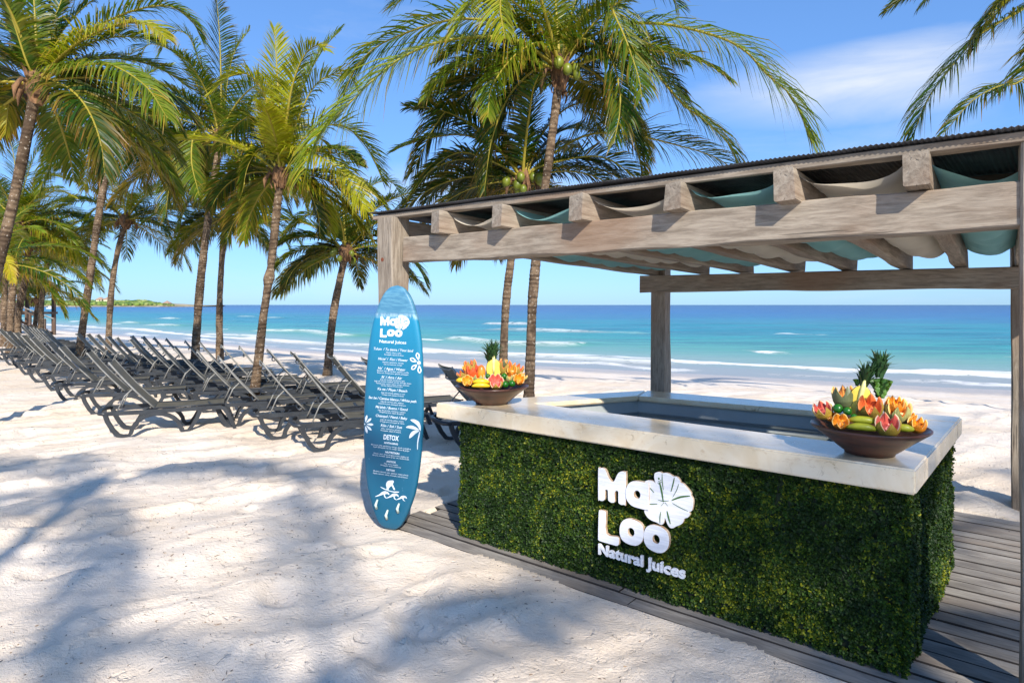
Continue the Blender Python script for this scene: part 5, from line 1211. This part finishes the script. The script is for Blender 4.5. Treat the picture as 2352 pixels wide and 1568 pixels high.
def bowl(B, label):
    n = 56; P = [(B['rb']*.9, 0), (B['rb'], .004), (B['rb']*1.02, .014), (B['rb']*1.25, .035), (B['R']*.72, B['h']*.52), (B['R']*.9, B['h']*.78), (B['R']*1.0, B['h']-.012), (B['R']*1.005, B['h']-.004), (B['R']*.985, B['h']), (B['R']*.955, B['h']-.006), (B['R']*.86, B['h']*.78), (B['R']*.66, B['h']*.5), (B['rb'], .05), (.02, .035)]
    V = []
    for r, z in P:
        for j in range(n): a = 2*PI*j/n; rr = r*(1+.006*math.sin(3*a)+.004*math.sin(7*a)); V.append((rr*math.cos(a), rr*math.sin(a), z))
    Fc = [(i*n+j, i*n+(j+1) % n, (i+1)*n+(j+1) % n, (i+1)*n+j) for i in range(len(P)-1) for j in range(n)]+[tuple(range(n))[::-1], tuple((len(P)-1)*n+j for j in range(n))]
    o = mesh('fruit_bowl', V, Fc, M['bowl'], None, True); o.location = B['c']; return tag(o, label, 'bowl', 'turned wooden fruit bowls on the bar')
bowl(BOWLS[0], 'dark wooden fruit bowl on the left end of the marble bar'); bowl(BOWLS[1], 'reddish-brown wooden fruit bowl on the right corner of the marble bar')
def place(B, x, y, dep): return B['c']+B['r']*((x-B['cx'])*B['k'])+B['f']*dep+Vector((0, 0, B['h']+(B['cy']-y)*B['k']))
def carved(B, kind, x, y, rp, dep, lab, n=7, tilt=(0, 0), seed=0, tall=1.0):
    r = rp*B['k']*1.2; rnd = random.Random(seed+int(x)); NA = n*6; V = []; mi = []; Fc = []
    ro = [-PI/2+.15, -1.1, -.7, -.35, 0.0]; ph = rnd.uniform(0, 6)
    for j in range(NA):
        a = 2*PI*j/NA+ph; tooth = abs((j/6.0) % 1-.5)*2; tooth = 1-tooth  # 0..1..0
        hi = -.05+.80*tooth*(1+.1*math.sin(j)); 
        for q in range(6):
            el = ro[q] if q < 4 else (ro[3]+(hi-ro[3])*(q-3)/2)
            fl = 1+.22*max(0, el); V.append((r*fl*math.cos(el)**.9*math.cos(a) if abs(el) < 1.5 else 0, r*fl*math.cos(el)**.9*math.sin(a), r*tall*math.sin(el)*1.05))
        el = hi
        for q, sc_ in ((0, .90), (1, .80)): 
            e2 = el-.05*q; fl = 1+.22*max(0, e2); V.append((r*sc_*fl*math.cos(e2)**.9*math.cos(a), r*sc_*fl*math.cos(e2)**.9*math.sin(a), r*tall*math.sin(e2)*1.0))
        V.append((r*.5*math.cos(a), r*.5*math.sin(a), r*tall*(-.28+.14*tooth)))
    K = 9; V.append((0, 0, -r*tall*.05)); cen = len(V)-1; V.append((0, 0, -r*tall*1.05)); bot = len(V)-1
    for j in range(NA):
        b, c = j*K, ((j+1) % NA)*K
        Fc.append((bot, c, b)); mi.append(1)
        for q in range(5): Fc.append((b+q, c+q, c+q+1, b+q+1)); mi.append(1)
        Fc.append((b+5, c+5, c+6, b+6)); mi.append(2)
        Fc.append((b+6, c+6, c+7, b+7)); mi.append(0); Fc.append((b+7, c+7, c+8, b+8)); mi.append(0); Fc.append((b+8, c+8, cen)); mi.append(0)
    en = bpy.data.objects.new('carved_'+{'papaya':'papaya','orange':'orange','grapefruit':'grapefruit','melon':'melon','greenpap':'papaya','redpap':'papaya'}[kind], None)
    me = bpy.data.meshes.new('carved'); me.from_pydata(V, [], Fc); me.polygons.foreach_set('material_index', mi); [me.materials.append(m_) for m_ in MF[kind]]; me.update()
    o = bpy.data.objects.new(en.name, me); bpy.data.objects.remove(en); COL.objects.link(o)
    o.location = place(B, x, y, dep); yaw = math.atan2(B['r'].y, B['r'].x); o.rotation_euler = (tilt[0], tilt[1], yaw)
    return tag(o, lab, {'papaya':'papaya','orange':'orange','grapefruit':'grapefruit','melon':'melon','greenpap':'papaya','redpap':'papaya'}[kind])
def ball(B, x, y, rp, dep, mat, nm, lab, sz=(1, 1, 1), grp=None):
    r = rp*B['k']; V = [(v[0]*r*sz[0], v[1]*r*sz[1], v[2]*r*sz[2]) for v in IV2]; o = mesh(nm, V, IF2, mat, None, True); o.location = place(B, x, y, dep); return tag(o, lab, nm, grp)
ic = bmesh.new(); bmesh.ops.create_icosphere(ic, subdivisions=3, radius=1); IV2 = [tuple(v.co) for v in ic.verts]; IF2 = [tuple(v.index for v in f.verts) for f in ic.faces]; ic.free()
def banana(B, x, y, Lp, dep, mat, lab, ang=0, bow=1):
    L = Lp*B['k']; P = []; R_ = []
    for i in range(11):
        t = i/10-.5; P.append(B['r']*(t*L)+B['f']*(-.02*math.cos(t*3)*bow)+Vector((0, 0, .16*L*(.25-t*t)*4*.5+t*ang))); R_.append((.008 if i in (0,) else .006 if i == 10 else .0215*min(1, .5+1.6*(.5-abs(t)))))
    m = Mb(); m.tube(P, R_, 7); o = m.obj('banana', mat, None, True); o.location = place(B, x, y, dep); return tag(o, lab, 'banana')
def leaves(name, c, axis, spread, n, L, w, mat, parent, rnd, half=False, fdir=None):
    m = Mb(); a0 = Vector((1, 0, 0)); a0 = (a0-axis*a0.dot(axis)).normalized(); b0 = axis.cross(a0)
    for i in range(n):
        f = i/n; az = i*2.4; rad = a0*math.cos(az)+b0*math.sin(az); q = c+axis*(f*L*.55)+rad*.012; ln = L*(.45+.45*(1-abs(f-.45)))*rnd.uniform(.8, 1.15); out = spread*(1.15-f)
        sd = axis.cross(rad).normalized(); P = [q, q+(axis*.8+rad*out*.45)*ln*.4, q+(axis*1.0+rad*out*.9)*ln*.72, q+(axis*(1.15-.35*(1-f))+rad*out*1.6)*ln]
        V = []
        for j, p in enumerate(P): ww = w*(.8, 1, .6, .03)[j]; V += [p+sd*ww-rad*.004*(j < 3)*-1, p-sd*ww+rad*.004*(j < 3), p-rad*.0035]
        m.add(V, [(j*3+a, j*3+(a+1) % 3, j*3+3+(a+1) % 3, j*3+3+a) for j in range(3) for a in range(3)])
    return m.obj(name, mat, parent)
def pineapple(B, x, y, wp, hp, dep, lab, lean=0, crown=.17, yawo=0):
    w = wp*B['k']/2; h = hp*B['k']/2; c = place(B, x, y, dep); en = empty('half_pineapple', c, lab, 'pineapple')
    r = B['r']; f = B['f']; ax = (Vector((0,0,1))+r*lean).normalized(); rr = (r-ax*r.dot(ax)).normalized()
    n = 18; V = []; pr = [(-1, .45), (-.92, .68), (-.6, .92), (-.2, 1), (.25, .97), (.6, .82), (.85, .6), (1, .32)]; ma = 12
    for t, k in pr:
        for j in range(ma+1): a = PI*j/ma; V.append(c+ax*(t*h)+rr*(math.cos(a)*w*k*(1+.03*((j+int(t*9)) % 2)))+f*(math.sin(a)*w*k))
    Fc = [(i*(ma+1)+j, i*(ma+1)+j+1, (i+1)*(ma+1)+j+1, (i+1)*(ma+1)+j) for i in range(len(pr)-1) for j in range(ma)]
    mesh('rind', V, Fc+[tuple(range(ma+1)), tuple((len(pr)-1)*(ma+1)+j for j in range(ma+1))[::-1]], M['pine_rind'], en)
    L_ = [c+ax*(t*h)-rr*(w*k*.95)-f*.002 for t, k in pr]; R_ = [c+ax*(t*h)+rr*(w*k*.95)-f*.002 for t, k in pr]; mid = [c+ax*(t*h)-f*.006 for t, k in pr]
    V = []; 
    for a, m_, b in zip(L_, mid, R_): V += [a, a.lerp(m_, .5)-f*.005, m_, m_.lerp(b, .5)-f*.005, b]
    mesh('cut_face', V, [(i*5+j, i*5+j+1, i*5+j+6, i*5+j+5) for i in range(len(pr)-1) for j in range(4)], M['pine_flesh'], en, True)
    m = Mb(); m.tube([c+ax*(-h*.75)-f*.008, c+ax*(0)-f*.010, c+ax*(h*.8)-f*.009, c+ax*(h+.045)-f*.004], [w*.12, w*.20, w*.24, w*.12], 8); m.obj('core', M['pine_core'], en, True)
    leaves('leaf_crown', c+ax*(h*.92)+f*.012, ax, .5, 34, crown, .0085, M['pine_leaf'], en, random.Random(int(x)))
B = BOWLS[0]; rr_ = random.Random(4)
def fill_bed(B, n):   # mounded fruit under the visible layer
    pass
pineapple(B, 1085, 690, 290, 330, .02, 'halved yellow pineapple standing in the middle of the left bowl', 0, .13)
o = leaves('pineapple_top', place(B, 1020, 640, .05), Vector((.04, 0, 1)).normalized(), .6, 54, .15, .012, M['pine_leaf'], None, random.Random(9)); tag(o, 'dark green pineapple top behind the halved pineapple in the left bowl', 'pineapple top')
carved(B, 'redpap', 690, 760, 110, .0, 'red carved papaya left of the pineapple in the left bowl', 5, (.15, 0), 1, 1.35)
ball(B, 850, 760, 82, -.02, M['mango'], 'mango', 'red and orange mango leaning on the pineapple in the left bowl', (1, .9, 1.7))
carved(B, 'papaya', 640, 660, 105, .07, 'pale orange carved papaya at the back left of the left bowl', 6, (0, -.2), 2, 1.2)
carved(B, 'papaya', 490, 810, 85, .02, 'small carved papaya on the left rim of the left bowl', 6, (.2, -.5), 3)
carved(B, 'orange', 560, 690, 62, .02, 'small carved orange nestled at the upper left of the left bowl', 6, (.5, -.2), 4)
carved(B, 'orange', 600, 890, 90, -.14, 'cut orange at the front left of the left bowl, above its rim', 6, (.9, -.1), 5, .85)
banana(B, 850, 925, 320, -.12, M['banana_y'], 'upper of the two yellow bananas at the front of the left bowl'); banana(B, 850, 985, 330, -.165, M['banana_y'], 'lower of the two yellow bananas at the front of the left bowl')
banana(B, 470, 905, 160, -.06, M['banana_y'], 'short yellow banana at the left rim of the left bowl')
ball(B, 975, 825, 50, -.06, M['lime'], 'lime', 'lime between the mango and the pineapple in the left bowl'); ball(B, 1285, 835, 62, -.04, M['lime'], 'lime', 'upper lime right of the pineapple in the left bowl')
ball(B, 1300, 960, 64, -.13, M['lime'], 'lime', 'front lime right of the pink grapefruit in the left bowl'); ball(B, 1425, 950, 64, -.11, M['lime'], 'lime', 'rightmost lime beside the carved orange in the left bowl')
carved(B, 'grapefruit', 1120, 915, 125, -.12, 'pink carved grapefruit at the front of the left bowl', 7, (.75, 0), 6, .9)
carved(B, 'papaya', 1300, 680, 110, .05, 'carved papaya just right of the pineapple in the left bowl', 6, (.2, .2), 7, 1.3)
carved(B, 'greenpap', 1270, 610, 75, .09, 'brownish carved papaya at the very back of the left bowl', 5, (0, .2), 8, 1.2)
carved(B, 'orange', 1430, 730, 85, .0, 'carved orange high on the right side of the left bowl', 7, (.6, .1), 9); carved(B, 'papaya', 1545, 720, 98, .05, 'carved papaya at the back right of the left bowl', 6, (.2, .4), 10, 1.1)
carved(B, 'orange', 1560, 890, 92, -.05, 'carved orange at the right rim of the left bowl', 7, (.75, .2), 11); carved(B, 'melon', 1640, 850, 75, .02, 'carved melon hanging over the right rim of the left bowl', 6, (.1, .7), 12)
carved(B, 'melon', 1370, 850, 80, -.02, 'carved melon half hidden behind the two front limes in the left bowl', 6, (.4, 0), 13)
carved(B, 'melon', 800, 860, 95, -.03, 'carved melon half hidden behind the yellow bananas in the left bowl', 6, (.2, 0), 14)
B = BOWLS[1]
pineapple(B, 805, 800, 290, 430, .03, 'halved pale pineapple leaning right in the right bowl', .22, .12)
o = leaves('pineapple_top', place(B, 1040, 480, .07), Vector((.05, 0, 1)).normalized(), .45, 44, .125, .011, M['pine_leaf'], None, random.Random(10)); tag(o, 'spiky pineapple top behind the lettuce in the right bowl', 'pineapple top')
def lettuce(B, x, y, rp, dep, lab):
    c = place(B, x, y, dep); c = c-Vector((0,0,rp*B['k']*.5)); en = empty('lettuce', c, lab, 'lettuce'); r = rp*B['k']*1.7
    for k in range(4):
        V = []; n1, n2 = 10, 10; az = k*1.3-.5
        for i in range(n1+1):
            for j in range(n2+1):
                a = (j/n2-.5)*2.0; t = i/n1; ruff = .16*math.sin(j*2.1+k)*t*t+.08*math.sin(i*2.3+j+k)
                x_ = math.sin(a)*(t+.35)*r*.75; z_ = (t*1.5-.5)*r*(.6+.4*math.cos(a)); y_ = r*(.2+ruff-.25*t*t)
                V.append(c+B['r']*(x_*math.cos(az)-y_*math.sin(az))+B['f']*(-(x_*math.sin(az)+y_*math.cos(az)))+Vector((0,0,z_)))
        mesh('leaf', V, [(i*(n2+1)+j, i*(n2+1)+j+1, (i+1)*(n2+1)+j+1, (i+1)*(n2+1)+j) for i in range(n1) for j in range(n2)], M['lettuce'], en, True)
lettuce(B, 1055, 600, 105, .05, 'dark green lettuce leaves right of the pineapple in the right bowl')
lettuce(B, 775, 545, 38, .06, 'small dark curled leaf left of the pineapple crown in the right bowl')
carved(B, 'greenpap', 605, 745, 118, .05, 'tall carved papaya with grey-green skin at the left of the right bowl', 5, (0, -.1), 21, 1.35)
carved(B, 'grapefruit', 360, 935, 108, -.02, 'pink carved grapefruit on the left rim of the right bowl', 7, (.45, -.25), 22)
ball(B, 548, 895, 66, -.04, M['lime'], 'lime', 'large lime under the grey-green papaya in the right bowl'); ball(B, 665, 912, 57, -.06, M['lime'], 'lime', 'lime left of the pineapple base in the right bowl'); ball(B, 745, 975, 45, -.09, M['lime'], 'lime', 'small lime just above the green bananas in the right bowl')
carved(B, 'orange', 590, 1030, 88, -.14, 'carved orange at the front left of the right bowl', 6, (.85, 0), 23)
carved(B, 'papaya', 935, 850, 128, -.03, 'deep orange carved papaya in the middle of the right bowl', 7, (.6, 0), 24, 1.2)
banana(B, 850, 1010, 340, -.12, M['banana_g'], 'upper greenish banana at the front of the right bowl'); banana(B, 840, 1085, 350, -.165, M['banana_g'], 'lower greenish banana at the front of the right bowl'); banana(B, 1310, 1070, 220, -.10, M['banana_g'], 'greenish banana between grapefruit and orange in the right bowl')
carved(B, 'grapefruit', 1132, 1020, 122, -.15, 'pink carved grapefruit at the front of the right bowl', 6, (.45, 0), 25, 1.1)
carved(B, 'melon', 1250, 880, 135, .0, 'large carved melon on the right side of the right bowl', 7, (.35, .1), 26, 1.1); carved(B, 'orange', 1225, 790, 95, -.01, 'carved orange set inside the large melon in the right bowl', 8, (.35, .1), 27)
carved(B, 'orange', 1460, 1020, 92, -.05, 'carved orange on the right rim of the right bowl', 7, (.3, .2), 28); carved(B, 'orange', 1400, 960, 60, .04, 'small carved orange behind the right rim orange in the right bowl', 6, (.3, .3), 29)
carved(B, 'orange', 460, 1010, 62, -.02, 'small orange tucked under the left grapefruit in the right bowl', 6, (.6, 0), 30); carved(B, 'papaya', 720, 860, 70, .06, 'small carved papaya hidden behind the limes in the right bowl', 6, (.2, 0), 31)

# ================================================================== litter on the sand
rs = np.random.RandomState(5); VV = []; FF = []; CC = []; b = 0
for k in range(9000):
    x = rs.uniform(-9, 6); y = rs.uniform(1.9, 13)
    if rs.rand() > .5: y = rs.uniform(1.9, 6)
    if float(fbm(x*1.1, y*1.4, 3, 71))+.25*rs.rand() < .60: continue
    da, db = deck_ab(x, y)
    if DECK[0]-.1 < da < DECK[1] and DECK[2]-.04 < db < DECK[3] : 
        if rs.rand() > .08: continue
        z = .008
    else: z = gz(x, y)+.001
    L = rs.uniform(.002, .010)*(2.4 if rs.rand() < .06 else 1); w = rs.uniform(.0006, .0016)*(1+L*20); a = rs.uniform(0, PI); c, s_ = math.cos(a), math.sin(a)
    V = np.array([(-L, -w, 0), (L, -w*.5, .001), (L, w*.5, .003), (-L, w, .004), (0, 0, .006)]); V = np.stack([V[:, 0]*c-V[:, 1]*s_+x, V[:, 0]*s_+V[:, 1]*c+y, V[:, 2]+z], 1)
    VV.append(V); FF.append(np.array([(0,1,4),(1,2,4),(2,3,4),(3,0,4)])+b); b += 5; cc_ = np.array(random.choice([S(96,80,66), S(130,104,80), S(70,62,58), S(150,120,84)])); CC.append(np.tile(cc_, (5, 1)))
o = fastmesh('beach_litter', np.concatenate(VV), np.concatenate(FF), M['vcol'], cols=np.concatenate(CC), smooth=False); tag(o, 'bits of twig and dry seaweed scattered over the sand', 'litter', kind='stuff')
for o in bpy.data.objects:
    if '_w' in o: del o['_w']
